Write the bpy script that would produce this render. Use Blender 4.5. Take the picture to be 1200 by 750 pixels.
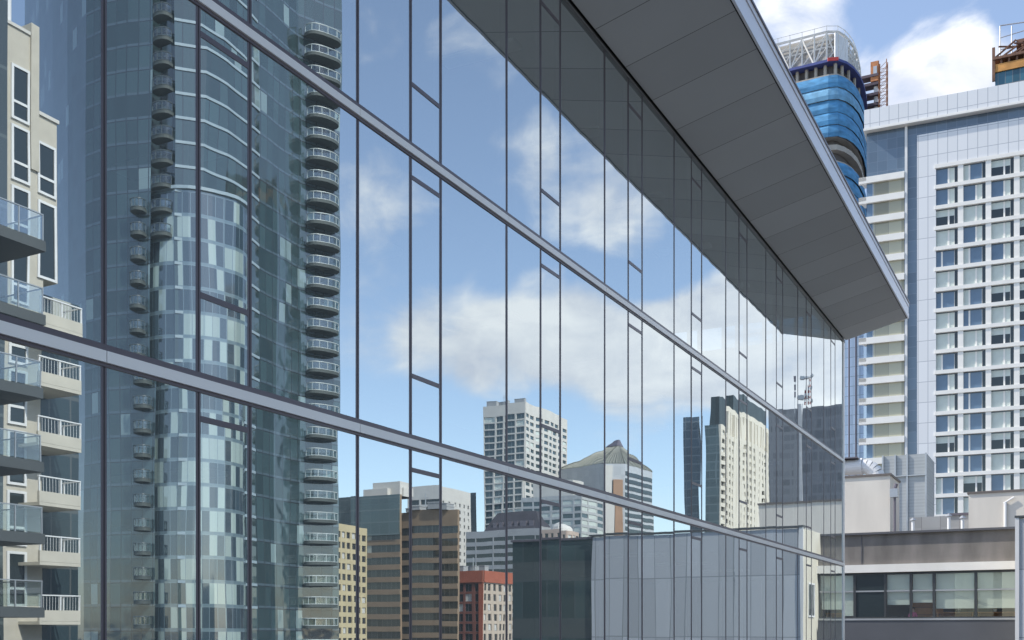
import bpy, bmesh, math, random
from mathutils import Vector
random.seed(7)
sc = bpy.context.scene
for o in list(bpy.data.objects): bpy.data.objects.remove(o)
R = math.radians

# ------------------------------------------------------------------ camera
F, HZ, CZ = 1285.0, 739.5, 18.0          # focal length in photo pixels, horizon row, eye height
cd = bpy.data.cameras.new('camera'); cam = bpy.data.objects.new('camera', cd); sc.collection.objects.link(cam)
cam.location = (0, 0, CZ)
cam.rotation_euler = (R(90), 0, math.atan2(.4601, .8879))
cd.sensor_width = 36; cd.lens = 36*F/1200; cd.shift_x = 0; cd.shift_y = (HZ-375)/1200
cd.clip_start = .1; cd.clip_end = 6000
sc.camera = cam

# ------------------------------------------------------------------ sky + sun
SUN_EL = R(44); SX, SY = -.954, -.30
w = bpy.data.worlds.new('World'); sc.world = w; w.use_nodes = True
N, L = w.node_tree.nodes, w.node_tree.links
N.clear()
def nd(t, **k):
    n = N.new(t)
    for a, b in k.items(): setattr(n, a, b)
    return n
sky = nd('ShaderNodeTexSky', sky_type='NISHITA', sun_disc=False)
sky.sun_elevation = SUN_EL; sky.sun_rotation = math.atan2(SX, SY)
sky.air_density = 1.0; sky.dust_density = .6; sky.ozone_density = 2.2; sky.altitude = 50
SKY = .15
bg = nd('ShaderNodeBackground'); bg.inputs[1].default_value = SKY
out = nd('ShaderNodeOutputWorld')
tc = nd('ShaderNodeTexCoord')
def math_(op, a, b=None, c=None):
    n = nd('ShaderNodeMath', operation=op)
    for i, v in enumerate((a, b, c)):
        if v is None: continue
        if isinstance(v, (int, float)): n.inputs[i].default_value = v
        else: L.new(v, n.inputs[i])
    return n.outputs[0]
def ray(px):
    q = (px-600)/F
    return (q*.8879-.4601, q*.4601+.8879)
def skydir(px, py, refl):
    x, y = ray(px); z = (HZ-py)/F
    return Vector((-x if refl else x, y, z)).normalized()
# cloud banks: (photo x, photo y, seen in the glass?, angular radius in degrees, amount)
BANKS = [(440,235,1,2.6,.55),(450,385,1,2.6,.5),(530,400,1,2.4,.75),(585,415,1,2.3,.85),(645,385,1,2.5,.8),(610,175,1,1.8,.4),
 (690,215,1,2.6,.66),(745,250,1,2.0,.5),(700,410,1,2.7,.95),(765,430,1,2.7,1.0),(800,400,1,2.1,.9),(850,400,1,2.7,1.35),(900,420,1,2.9,1.4),
 (950,430,1,2.5,1.3),(860,350,1,1.4,.5),(430,20,1,1.7,.4),(560,70,1,2.0,.3),(880,330,1,1.2,.25),(730,560,1,3,.25),
 (1095,105,0,2.2,.85),(1040,110,0,1.7,.7),(1160,105,0,2.0,.8),(930,15,0,1.9,.85),(975,75,0,1.5,.45),(1135,40,0,.9,.4)]
acc = None
for px, py, rf, rad, amt in BANKS:
    d = skydir(px, py, rf)
    dp = nd('ShaderNodeVectorMath', operation='DOT_PRODUCT'); L.new(tc.outputs['Generated'], dp.inputs[0]); dp.inputs[1].default_value = d
    mr = nd('ShaderNodeMapRange', interpolation_type='SMOOTHSTEP'); L.new(dp.outputs['Value'], mr.inputs[0])
    mr.inputs[1].default_value = math.cos(R(rad*1.5)); mr.inputs[2].default_value = 1; mr.inputs[3].default_value = 0; mr.inputs[4].default_value = amt
    acc = mr.outputs[0] if acc is None else math_('ADD', acc, mr.outputs[0])
acc = math_('MINIMUM', acc, 1.35)
mp = nd('ShaderNodeMapping'); L.new(tc.outputs['Generated'], mp.inputs[0]); mp.inputs['Scale'].default_value = (1, 1, 1.7)
nz = nd('ShaderNodeTexNoise'); nz.inputs['Scale'].default_value = 11; nz.inputs['Detail'].default_value = 9; nz.inputs['Roughness'].default_value = .58; nz.inputs['Distortion'].default_value = .35
L.new(mp.outputs[0], nz.inputs['Vector'])
nz2 = nd('ShaderNodeTexNoise'); nz2.inputs['Scale'].default_value = 30; nz2.inputs['Detail'].default_value = 6
L.new(mp.outputs[0], nz2.inputs['Vector'])
dens = math_('ADD', math_('MULTIPLY', acc, .66), math_('ADD', math_('MULTIPLY', nz.outputs['Fac'], 1.35), math_('MULTIPLY', nz2.outputs['Fac'], .30)))
mr = nd('ShaderNodeMapRange', interpolation_type='SMOOTHSTEP'); L.new(dens, mr.inputs[0])
mr.inputs[1].default_value = .97; mr.inputs[2].default_value = 1.66; mr.inputs[3].default_value = 0; mr.inputs[4].default_value = .9
cr = nd('ShaderNodeMixRGB'); L.new(math_('MINIMUM', math_('MAXIMUM', math_('MULTIPLY', math_('SUBTRACT', nz.outputs['Fac'], .38), 3.6), 0.0), 1.0), cr.inputs[0])
cr.inputs[1].default_value = (2.9, 3.0, 3.3, 1); cr.inputs[2].default_value = (4.3, 4.28, 4.25, 1)
mx = nd('ShaderNodeMixRGB'); hsv = nd('ShaderNodeHueSaturation'); hsv.inputs['Saturation'].default_value = .86; hsv.inputs['Value'].default_value = .78; L.new(sky.outputs[0], hsv.inputs['Color'])
L.new(mr.outputs[0], mx.inputs[0]); L.new(hsv.outputs[0], mx.inputs[1]); L.new(cr.outputs[0], mx.inputs[2])
L.new(mx.outputs[0], bg.inputs[0]); L.new(bg.outputs[0], out.inputs[0])
sl = bpy.data.lights.new('sun', 'SUN'); sl.energy = 2.6; sl.angle = R(.5); sl.color = (1, .93, .82)
so = bpy.data.objects.new('sun', sl); sc.collection.objects.link(so); so.location = (-200, -40, 250)
sd = Vector((SX*math.cos(SUN_EL), SY*math.cos(SUN_EL), math.sin(SUN_EL)))
so.rotation_euler = sd.to_track_quat('Z', 'Y').to_euler()
sc.view_settings.view_transform = 'Standard'; sc.view_settings.look = 'None'
sc.view_settings.exposure = 1.08; sc.view_settings.gamma = 1

# ------------------------------------------------------------------ materials
def newmat(name):
    m = bpy.data.materials.new(name); m.use_nodes = True
    return m, m.node_tree.nodes, m.node_tree.links, m.node_tree.nodes['Principled BSDF']
def plain(name, col, rough=.6, metal=0, var=.12, scale=.6, spec=.5, stretch=(1,1,1), bump=0):
    m, n, l, b = newmat(name)
    b.inputs['Roughness'].default_value = rough; b.inputs['Metallic'].default_value = metal; b.inputs['Specular IOR Level'].default_value = spec
    t = n.new('ShaderNodeTexCoord'); mp = n.new('ShaderNodeMapping'); mp.inputs['Scale'].default_value = stretch
    z = n.new('ShaderNodeTexNoise'); z.inputs['Scale'].default_value = scale; z.inputs['Detail'].default_value = 7
    l.new(t.outputs['Object'], mp.inputs[0]); l.new(mp.outputs[0], z.inputs['Vector'])
    r = n.new('ShaderNodeMapRange'); l.new(z.outputs['Fac'], r.inputs[0]); r.inputs[1].default_value = .25; r.inputs[2].default_value = .75
    r.inputs[3].default_value = 1-var; r.inputs[4].default_value = 1+var
    h = n.new('ShaderNodeHueSaturation'); h.inputs['Color'].default_value = (*col, 1); l.new(r.outputs[0], h.inputs['Value'])
    l.new(h.outputs[0], b.inputs['Base Color'])
    if bump:
        bp = n.new('ShaderNodeBump'); bp.inputs['Strength'].default_value = bump; bp.inputs['Distance'].default_value = .02
        l.new(z.outputs['Fac'], bp.inputs['Height']); l.new(bp.outputs[0], b.inputs['Normal'])
    return m
def grid(name, base, cw, ch, lw=.08, lh=.08, line=(.3,.32,.34), blind=0., blindcol=(.5,.53,.5), span=0., spancol=(.1,.12,.14), rough=.12, spec=.6, wav=.0, cvar=.5, metal=0, off=0.):
    """curtain wall or panel cladding: cells cw x ch metres (UV in metres), joint lines, spandrel strip, drawn blinds behind some cells"""
    m, n, l, b = newmat(name)
    def M(op, a, c=None):
        q = n.new('ShaderNodeMath'); q.operation = op
        for i, v in enumerate((a, c)):
            if v is None: continue
            if isinstance(v, (int, float)): q.inputs[i].default_value = v
            else: l.new(v, q.inputs[i])
        return q.outputs[0]
    def mix(f, a, c):
        q = n.new('ShaderNodeMixRGB')
        for i, v in enumerate((f, a, c)):
            if isinstance(v, (int, float)): q.inputs[i].default_value = v
            elif isinstance(v, tuple): q.inputs[i].default_value = (*v, 1)
            else: l.new(v, q.inputs[i])
        return q.outputs[0]
    uv = n.new('ShaderNodeUVMap'); sx = n.new('ShaderNodeSeparateXYZ'); l.new(uv.outputs[0], sx.inputs[0])
    u = M('DIVIDE', sx.outputs[0], cw); v = M('DIVIDE', M('ADD', sx.outputs[1], off), ch)
    fu, fv = M('FRACT', u), M('FRACT', v)
    cmb = n.new('ShaderNodeCombineXYZ'); l.new(M('FLOOR', u), cmb.inputs[0]); l.new(M('FLOOR', v), cmb.inputs[1])
    wn = n.new('ShaderNodeTexWhiteNoise'); l.new(cmb.outputs[0], wn.inputs[0])
    # neighbouring cells share blinds: coarse noise over cells plus the cell's own value
    cz = n.new('ShaderNodeTexNoise'); cz.inputs['Scale'].default_value = .37; vs_ = n.new('ShaderNodeVectorMath'); vs_.operation = 'MULTIPLY'; vs_.inputs[1].default_value = (.45,1.9,1); l.new(cmb.outputs[0], vs_.inputs[0]); l.new(vs_.outputs[0], cz.inputs['Vector'])
    val = M('ADD', M('MULTIPLY', wn.outputs['Value'], .55), M('MULTIPLY', cz.outputs['Fac'], .9))
    lum = M('ADD', 1-cvar/2, M('MULTIPLY', wn.outputs['Value'], cvar))
    hs = n.new('ShaderNodeHueSaturation'); hs.inputs['Color'].default_value = (*base, 1); l.new(lum, hs.inputs['Value'])
    c = hs.outputs[0]
    if blind:
        bh = n.new('ShaderNodeHueSaturation'); bh.inputs['Color'].default_value = (*blindcol, 1); l.new(M('ADD', .65, M('MULTIPLY', wn.outputs['Value'], .5)), bh.inputs['Value'])
        c = mix(M('GREATER_THAN', val, 1.12-blind*.75), c, bh.outputs[0])
    if span: c = mix(M('LESS_THAN', fv, span), c, spancol)
    if lw: c = mix(M('LESS_THAN', fu, lw/cw), c, line)
    if lh: c = mix(M('LESS_THAN', fv, lh/ch), c, line)
    l.new(c, b.inputs['Base Color'])
    b.inputs['Roughness'].default_value = rough; b.inputs['Specular IOR Level'].default_value = spec; b.inputs['Metallic'].default_value = metal
    if wav:
        t = n.new('ShaderNodeTexNoise'); t.inputs['Scale'].default_value = .25; t.inputs['Detail'].default_value = 2; l.new(uv.outputs[0], t.inputs['Vector'])
        # every cell leans a little differently
        hh = M('ADD', t.outputs['Fac'], M('MULTIPLY', M('MULTIPLY', fu, wn.outputs['Value']), .12))
        bp = n.new('ShaderNodeBump'); bp.inputs['Strength'].default_value = wav; bp.inputs['Distance'].default_value = .25
        l.new(hh, bp.inputs['Height']); l.new(bp.outputs[0], b.inputs['Normal'])
    return m
def mirror_glass(name, tint, trans, refl, waviness, rmax=.97, haze=0.):
    m, n, l, b = newmat(name); n.remove(b)
    o = n['Material Output']
    g = n.new('ShaderNodeBsdfGlossy'); g.inputs['Roughness'].default_value = 0.0; g.inputs['Color'].default_value = (*tint, 1)
    t = n.new('ShaderNodeBsdfTransparent'); t.inputs['Color'].default_value = (*trans, 1)
    lw = n.new('ShaderNodeFresnel'); lw.inputs['IOR'].default_value = 1.5
    mr = n.new('ShaderNodeMapRange'); l.new(lw.outputs[0], mr.inputs[0]); mr.inputs[1].default_value = .04; mr.inputs[2].default_value = .5
    mr.inputs[3].default_value = refl; mr.inputs[4].default_value = rmax
    mx = n.new('ShaderNodeMixShader'); l.new(mr.outputs[0], mx.inputs[0]); l.new(t.outputs[0], mx.inputs[1]); l.new(g.outputs[0], mx.inputs[2]); l.new(mx.outputs[0], o.inputs[0])
    if haze:  # pale diffuse film mixed in to imitate haze over the reflections
        df = n.new('ShaderNodeBsdfDiffuse'); df.inputs['Color'].default_value = (.62,.68,.68,1); m2 = n.new('ShaderNodeMixShader'); m2.inputs[0].default_value = haze
        l.new(mx.outputs[0], m2.inputs[1]); l.new(df.outputs[0], m2.inputs[2]); l.new(m2.outputs[0], o.inputs[0])
    if waviness:
        tc = n.new('ShaderNodeTexCoord'); oi = n.new('ShaderNodeObjectInfo')
        ad = n.new('ShaderNodeVectorMath'); ad.operation = 'ADD'; l.new(tc.outputs['Object'], ad.inputs[0])
        sc_ = n.new('ShaderNodeVectorMath'); sc_.operation = 'SCALE'; sc_.inputs[0].default_value = (31, 17, 53); l.new(oi.outputs['Random'], sc_.inputs['Scale']); l.new(sc_.outputs[0], ad.inputs[1])
        mp = n.new('ShaderNodeMapping'); mp.inputs['Scale'].default_value = (1, 1.0, .35); l.new(ad.outputs[0], mp.inputs[0])
        z = n.new('ShaderNodeTexNoise'); z.inputs['Scale'].default_value = 1.0; z.inputs['Detail'].default_value = 1.0; l.new(mp.outputs[0], z.inputs['Vector'])
        bp = n.new('ShaderNodeBump'); bp.inputs['Strength'].default_value = 1; bp.inputs['Distance'].default_value = waviness; l.new(z.outputs['Fac'], bp.inputs['Height'])
        l.new(bp.outputs[0], g.inputs['Normal'])
    return m
def clear_glass(name, refl=.12, tint=(.8,.9,.88)):
    return mirror_glass(name, (.95,.97,1), tint, refl, 0, rmax=.35)
def louvre(name, a, b_, pitch, frac=.5, rough=.4):
    return grid(name, a, 1000, pitch, lw=0, lh=pitch*frac, line=b_, rough=rough, cvar=.1)

M = dict(
 mirror=mirror_glass('facade glass', (.82,.89,.92), (.60,.68,.69), .70, .0013, haze=.10),
 mullion=plain('mullion dark bronze', (.15,.135,.16), .35, .2, .1),
 gasket=plain('black gasket', (.012,.012,.014), .6),
 band=plain('light metal band', (.90,.89,.88), .3, 0, .05, spec=.9),
 soffit=plain('soffit panel grey', (.50,.51,.52), .5, 0, .05, .35),
 soffit2=plain('soffit panel grey light', (.535,.545,.555), .5, 0, .05, .35),
 soffit3=plain('soffit panel grey dark', (.47,.48,.49), .5, 0, .05, .35),
 fascia=plain('fascia aluminium', (.80,.80,.85), .3, .15, .06, .4),
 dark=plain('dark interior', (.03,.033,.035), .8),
 ceil=plain('interior ceiling', (.25,.27,.26), .8),
 fixture=plain('white light fixture', (.8,.85,.82), .5),
 roof=plain('flat roof', (.28,.27,.26), .9),
 ground=plain('pale bounce ground', (.17,.165,.16), .9, 0, .2, .05),  # unseen ground, kept lighter than asphalt to bounce light onto the soffit
 white=plain('white paint', (.72,.72,.72), .5, 0, .08),
 cream=plain('cream stucco', (.56,.53,.45), .8, 0, .1, .8, bump=.2),
 beige=plain('beige stucco', (.50,.47,.40), .85, 0, .08, 1.5, bump=.3),
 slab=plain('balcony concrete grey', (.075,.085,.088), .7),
 dglass=plain('dark window glass', (.02,.03,.034), .06, 0, .3, .15, spec=.7),
 bglass=plain('blue window glass', (.12,.19,.28), .06, 0, .3, .2, spec=.8),
 blind=plain('pale green blind', (.60,.66,.62), .5, 0, .15, .5),
 blindw=plain('white blind', (.62,.63,.60), .55, 0, .1, .5),
 steel=plain('galvanised steel', (.45,.46,.47), .4, .6),
 railing=plain('white railing', (.75,.76,.76), .4),
 rail=clear_glass('rail glass', .10, (.80,.87,.86)),
 tanw=plain('tan render', (.63,.59,.53), .85, 0, .10, .9, stretch=(1,1,.22), bump=.2),
 metalmesh=louvre('metal screen', (.34,.36,.37), (.38,.40,.41), .25),
)

# ------------------------------------------------------------------ mesh helpers
class MB:
    def __init__(s): s.v=[]; s.f=[]; s.m=[]; s.uv=[]
    def quad(s, pts, m=0, uv=None):
        i = len(s.v); s.v += [Vector(p) for p in pts]; s.f.append(tuple(range(i, i+len(pts)))); s.m.append(m)
        if uv is None:
            P = [Vector(p) for p in pts]; nn = (P[1]-P[0]).cross(P[2]-P[0])
            if abs(nn.z) > .7*nn.length: uv = [(p.x, p.y) for p in P]
            else:
                t = Vector((-nn.y, nn.x, 0)); t = t.normalized() if t.length else Vector((1,0,0))
                if abs(t.x) < abs(t.y):
                    if t.y < 0: t = -t
                elif t.x < 0: t = -t
                uv = [(p.dot(t), p.z) for p in P]
        s.uv.append(uv)
    def prism(s, poly, z0, z1, m=0, mtop=None, sides=True, cum=False, bottom=True):
        """vertical prism over a plan polygon; cum=True runs the U coordinate along the wall"""
        a = sum(poly[i][0]*poly[(i+1)%len(poly)][1]-poly[(i+1)%len(poly)][0]*poly[i][1] for i in range(len(poly)))
        if a < 0: poly = poly[::-1]
        u = 0
        for i in range(len(poly)):
            p, q = poly[i], poly[(i+1)%len(poly)]; d = math.hypot(q[0]-p[0], q[1]-p[1])
            s.quad([(*p,z0),(*q,z0),(*q,z1),(*p,z1)], m, [(u,z0),(u+d,z0),(u+d,z1),(u,z1)] if cum else None); u += d
        mt = m if mtop is None else mtop
        s.quad([(*p,z1) for p in poly], mt)
        if bottom: s.quad([(*p,z0) for p in poly[::-1]], mt)
    def box(s, a, b, m=0, mtop=None):
        x0,x1 = sorted((a[0],b[0])); y0,y1 = sorted((a[1],b[1])); z0,z1 = sorted((a[2],b[2]))
        s.prism([(x0,y0),(x1,y0),(x1,y1),(x0,y1)], z0, z1, m, mtop)
    def obox(s, P, e, s0, s1, o, d0, d1, z0, z1, m=0):
        """box along plan direction e from P, with outward direction o"""
        c = [(P[0]+e[0]*a+o[0]*d, P[1]+e[1]*a+o[1]*d) for a, d in ((s0,d0),(s1,d0),(s1,d1),(s0,d1))]
        s.prism(c, z0, z1, m)
    def bar(s, a, b, r, m=0, n=6, r2=None):
        a, b = Vector(a), Vector(b); d = (b-a).normalized(); r2 = r if r2 is None else r2
        x = d.orthogonal().normalized(); y = d.cross(x)
        c = [x*math.cos(2*math.pi*k/n+.3)+y*math.sin(2*math.pi*k/n+.3) for k in range(n)]
        A = [a+v*r for v in c]; B = [b+v*r2 for v in c]
        for k in range(n): s.quad([A[k],A[(k+1)%n],B[(k+1)%n],B[k]], m)
        s.quad(A[::-1], m); s.quad(B, m)
    def mesh(s, name, mats, loc=(0,0,0)):
        me = bpy.data.meshes.new(name); l = Vector(loc)
        me.from_pydata([v-l for v in s.v], [], s.f)
        for m in mats: me.materials.append(m)
        ul = me.uv_layers.new(name='UVMap'); k = 0
        for fi, uv in enumerate(s.uv):
            me.polygons[fi].material_index = s.m[fi]
            for c in uv: ul.data[k].uv = c; k += 1
        me.update(); return me
def link(o): sc.collection.objects.link(o); return o
class Thing:
    def __init__(s, name, label, cat, loc=(0,0,0), group=None):
        s.o = link(bpy.data.objects.new(name, None)); s.o.location = loc; s.o.empty_display_size = .5
        s.o['label'] = label; s.o['category'] = cat; s.loc = Vector(loc)
        if group: s.o['group'] = group
    def part(s, name, mb, mats, label=None, under=None):
        if not isinstance(mats, (list, tuple)): mats = [mats]
        base = s.loc + (under.location if under else Vector((0,0,0)))
        o = link(bpy.data.objects.new(name, mb.mesh(name, mats, base))); o.parent = under or s.o
        if label: o['label'] = label
        return o
    def put(s, name, me, loc, rz=0, under=None):
        o = link(bpy.data.objects.new(name, me)); o.parent = under or s.o
        o.location = Vector(loc)-s.loc-(under.location if under else Vector((0,0,0))); o.rotation_euler = (0,0,rz)
        return o
    def put_many(s, name, items, mats, limit=100):
        """items: (mesh, loc, rz) biggest first; past the limit the rest become one part"""
        for me, loc, rz in items[:limit]: s.put(name, me, loc, rz)
        if len(items) > limit:
            mb = MB()
            for me, loc, rz in items[limit:]:
                c, n_ = math.cos(rz), math.sin(rz)
                for p in me.polygons:
                    pts = [me.vertices[i].co for i in p.vertices]
                    mb.quad([(loc[0]+q.x*c-q.y*n_, loc[1]+q.x*n_+q.y*c, loc[2]+q.z) for q in pts], p.material_index)
            s.part(name, mb, mats)['kind'] = 'stuff'
def single(name, mb, mats, label=None, cat=None, group=None, kind=None, loc=(0,0,0)):
    if not isinstance(mats, (list, tuple)): mats = [mats]
    o = link(bpy.data.objects.new(name, mb.mesh(name, mats, loc))); o.location = loc
    if label: o['label'] = label
    if cat: o['category'] = cat
    if group: o['group'] = group
    if kind: o['kind'] = kind
    return o

# survey: sight lines from the photograph, in the mirror world (glass plane x = -8) or the real one
GX = -8.0
def zof(py, depth): return CZ+(HZ-py)/F*depth
def at(px, depth): r = ray(px); return Vector((r[0]*depth, r[1]*depth))
def hitx(px, x): r = ray(px); d = x/r[0]; return r[1]*d, d        # y and depth where the ray meets plane x
def hity(px, y): r = ray(px); d = y/r[1]; return r[0]*d, d
def mir(x): return 2*GX-x
def hitline(px, P, e):
    r = ray(px); det = r[0]*(-e[1])+e[0]*r[1]
    d = (P[0]*(-e[1])+e[0]*P[1])/det
    q = Vector((r[0]*d, r[1]*d)); return (q-Vector(P)).dot(Vector(e)), d

# window meshes: width along x, looking along -y, sill centre at the origin
def win_mesh(w, h, fr=.08, split=None, trans=None, mats=(), glass=1, proud=.05, right=None):
    b = MB(); f = fr
    b.box((-w/2,-proud,0),(w/2,0,f),0); b.box((-w/2,-proud,h-f),(w/2,0,h),0)
    b.box((-w/2,-proud,f),(-w/2+f,0,h-f),0); b.box((w/2-f,-proud,f),(w/2,0,h-f),0)
    xs = [-w/2+f]+([-w/2+w*split] if split else [])+[w/2-f]
    for i in range(len(xs)-1):
        gl = glass if isinstance(glass, int) else glass[i % len(glass)]
        a, c = xs[i]+(f/2 if i else 0), xs[i+1]-(f/2 if i+2 < len(xs) else 0)
        zz = [f]+([h*trans] if trans else [])+[h-f]
        for j in range(len(zz)-1):
            b.quad([(a,-proud*.4,zz[j]),(c,-proud*.4,zz[j]),(c,-proud*.4,zz[j+1]),(a,-proud*.4,zz[j+1])], gl)
        if trans: b.box((a,-proud*.9,h*trans-f/2),(c,-.001,h*trans+f/2),0)
    if split: x = -w/2+w*split; b.box((x-f/2,-proud*.95,f),(x+f/2,-.001,h-f),0)
    return b.mesh('window', mats)
def lattice(wall, P, e, o, length, z0, nrow, fh, ncol, pier, span, depth, m=0, zt=None):
    """piers and spandrels standing proud of a core face; returns the opening centres (s, z, w, h)"""
    bay = length/ncol; res = []
    z1 = z0+nrow*fh
    for c in range(ncol+1):
        a = max(0, c*bay-pier/2); b_ = min(length, c*bay+pier/2)
        wall.obox(P, e, a, b_, o, -.01, depth, z0, z1, m)
    for c in range(ncol):
        a, b_ = c*bay+pier/2, (c+1)*bay-pier/2
        for r in range(nrow):
            wall.obox(P, e, a, b_, o, -.012, depth-.04, z0+r*fh, z0+r*fh+span, m)
            res.append(((a+b_)/2, z0+r*fh+span, b_-a, fh-span))
    return res

# ------------------------------------------------------------------ ground
b = MB(); b.quad([(-4000,-4000,0),(4000,-4000,0),(4000,4000,0),(-4000,4000,0)])
single('ground', b, M['ground'], kind='structure')

# ------------------------------------------------------------------ the glass building
YE, YS = 42.95, -11.0
T = Thing('glass_building', 'mirror glass office building under an upturned grey roof canopy', 'building', (-20, 20, 0))
ZA0, ZA1 = CZ+2.474, CZ+2.581
ZB0, ZB1 = CZ+6.416, CZ+6.512
ZS = CZ+11.06
ZL0, ZL1 = CZ-1.47, CZ-1.36
EDX, RISE = -5.68, .57
cols = []
k = -1; t = 3.25
ts = []
for k in range(-5, 10):
    for d, kind in ((0,'mid'),(1.22,'vent'),(2.0,'wide')): ts.append((7.25+4*k+d, kind))
ts = [q for q in ts if q[0] > YS+1 and q[0] < YE-.3]
floors = [(ZL1, ZA0, 0), (ZA1, ZB0, 1), (ZB1, ZS, 2)]
def pane(name, y0, y1, z0, z1):
    bb = MB(); tx = random.gauss(0, .0007); ty = random.gauss(0, .0009)
    h, w_ = (z1-z0)/2, (y1-y0)/2
    p = [(tx*-1*h*s1+ty*w_*s2, y, z) for (s1, s2, y, z) in ((-1,-1,y0,z0),(-1,1,y1,z0),(1,1,y1,z1),(1,-1,y0,z1))]
    bb.quad([(GX+a, y, z) for a, y, z in p]); return T.part(name, bb, M['mirror'])
vis0 = 5.0
mw = .031
def hbar(name, y0, y1, zc, hh, d=.008):
    bb = MB(); bb.box((GX-.06, y0, zc-hh/2), (GX+d, y1, zc+hh/2)); return T.part(name, bb, M['mullion'])
for i, (y, kind) in enumerate(ts):
    y1 = ts[i+1][0] if i+1 < len(ts) else YE
    if y < vis0-2.1: continue
    for z0, z1, fl in floors:
        a, c = y+mw, y1-mw
        f0, f1 = z0+.07, z1-.035
        if kind == 'vent':
            zs_ = [f0]
            if fl: zs_.append(z0+.86)
            zs_ += [z1-(.30 if fl < 2 else .55)]
            for j, q in enumerate(zs_):
                top = zs_[j+1]-.03 if j+1 < len(zs_) else f1
                pane('transom_pane' if j == len(zs_)-1 else ('vent_pane' if fl and j == 0 else 'casement_pane'), a, c, q+(.03 if j else 0), top)
                if j: hbar('transom', a, c, q, .06)
        else: pane('glass_pane', a, c, f0, f1)
# mullions, one per line, floor bands in four-metre lengths
for y, kind in ts:
    if y < vis0-2.1: continue
    bb = MB(); bb.box((GX-.10, y-mw, ZL1), (GX+.005, y+mw, ZS)); bb.box((GX+.0055, y-.005, ZL1), (GX+.007, y+.005, ZS), 1)
    T.part('mullion', bb, [M['mullion'], M['gasket']])
for (z0, z1) in ((ZA0,ZA1),(ZB0,ZB1),(ZL0,ZL1)):
    yy = 7.25-8
    while yy < YE:
        e = min(yy+4, YE)
        bb = MB(); bb.box((GX-.12, yy+.006, z0), (GX+.042, e-.006, z1), 0)
        bb.box((GX-.12, yy, z1+.002), (GX+.022, e, z1+.062), 1); bb.box((GX-.12, yy, z0-.035), (GX+.016, e, z0-.002), 1)
        T.part('floor_band', bb, [M['band'], M['mullion']]); yy += 4
# lower storeys, ends, roof
bb = MB(); bb.box((GX-.3, YS, 0), (GX-.02, YE-.1, ZL0-.04)); T.part('lower_facade', bb, grid('lower facade glazing', (.04,.06,.08), 2, 3.94, .08, .2, rough=.05))
bb = MB(); bb.box((GX-24, YE-.25, 0), (GX+.03, YE, ZS+.2), 0); bb.box((GX-24, YS, 0), (GX, YS+.2, ZS+.2), 0); bb.box((GX-24.3,YS,0),(GX-24,YE,ZS+.2),0)
T.part('wall', bb, M['band'])
# interior seen faintly through the glass
for zf in (ZL0, ZA0, ZB0):
    bb = MB(); bb.box((GX-20, YS+.3, zf-.5), (GX-.14, YE-.3, zf+.05)); T.part('floor_slab', bb, M['ceil'])
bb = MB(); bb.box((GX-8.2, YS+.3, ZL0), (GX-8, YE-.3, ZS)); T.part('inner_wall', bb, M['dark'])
for zf in (ZA0-.51, ZB0-.51, ZS-.08):
    for yy in range(6, 42, 4):
        bb = MB(); bb.box((GX-2.9, yy, zf-.07), (GX-1.3, yy+.35, zf-.002)); T.part('ceiling_lamp', bb, M['fixture'])
# canopy: an upturned slab with panel joints, and its fascia
cx0 = GX+.02
def cz(x): return ZS+(x-GX)/(EDX-GX)*RISE
can = MB()
y = YE
top = ZS+1.15
can.prism([(GX-24,YS),(EDX-.02,YS),(EDX-.02,YE-.01),(GX-24,YE-.01)], top-.02, top)
can.quad([(GX-.3,YE-.012,ZS),(EDX-.02,YE-.012,cz(EDX-.02)),(EDX-.02,YE-.012,top),(GX-.3,YE-.012,top)])
can.quad([(GX-.3,YS,ZS+.03),(EDX-.02,YS,cz(EDX)+.03),(EDX-.02,YE,cz(EDX)+.03),(GX-.3,YE,ZS+.03)])
co = T.part('canopy', can, M['gasket'])
sf = MB()
j = YE-.005
while j > YS:
    y0 = max(YS, j-1.52+.014)
    sf.quad([(cx0+.05,y0,cz(cx0+.05)),(EDX-.05,y0,cz(EDX-.05)),(EDX-.05,j,cz(EDX-.05)),(cx0+.05,j,cz(cx0+.05))], random.randrange(3)); 
    j -= 1.52
T.part('soffit', sf, [M['soffit'], M['soffit2'], M['soffit3']], under=co)
fa = MB(); zc = ZS+RISE
fa.box((EDX-.02, YS, zc-.02), (EDX+.03, YE+.02, zc+.16), 0); fa.box((EDX-.02, YS, zc+.172), (EDX+.015, YE+.02, zc+.40), 0)
fa.box((EDX-.02, YS, zc+.412), (EDX+.035, YE+.02, zc+.53), 0); fa.box((EDX-.3, YS, zc+.532), (EDX+.06, YE+.03, zc+.58), 1)
T.part('fascia', fa, [M['fascia'], M['mullion']], under=co)
ed = MB(); ed.box((GX-.1, YS, ZS-.075), (GX+.05, YE, ZS-.045), 0); ed.box((GX-.1, YS, ZS-.04), (GX+.03, YE, ZS+.02), 1)
T.part('head_trim', ed, [plain('trim grey', (.16,.16,.165), .4), M['gasket']])
cp = MB(); cp.box((GX-.02, YE-.03, ZL0), (GX+.012, YE+.02, ZS-.08)); T.part('corner_trim', cp, M['steel'])

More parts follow.
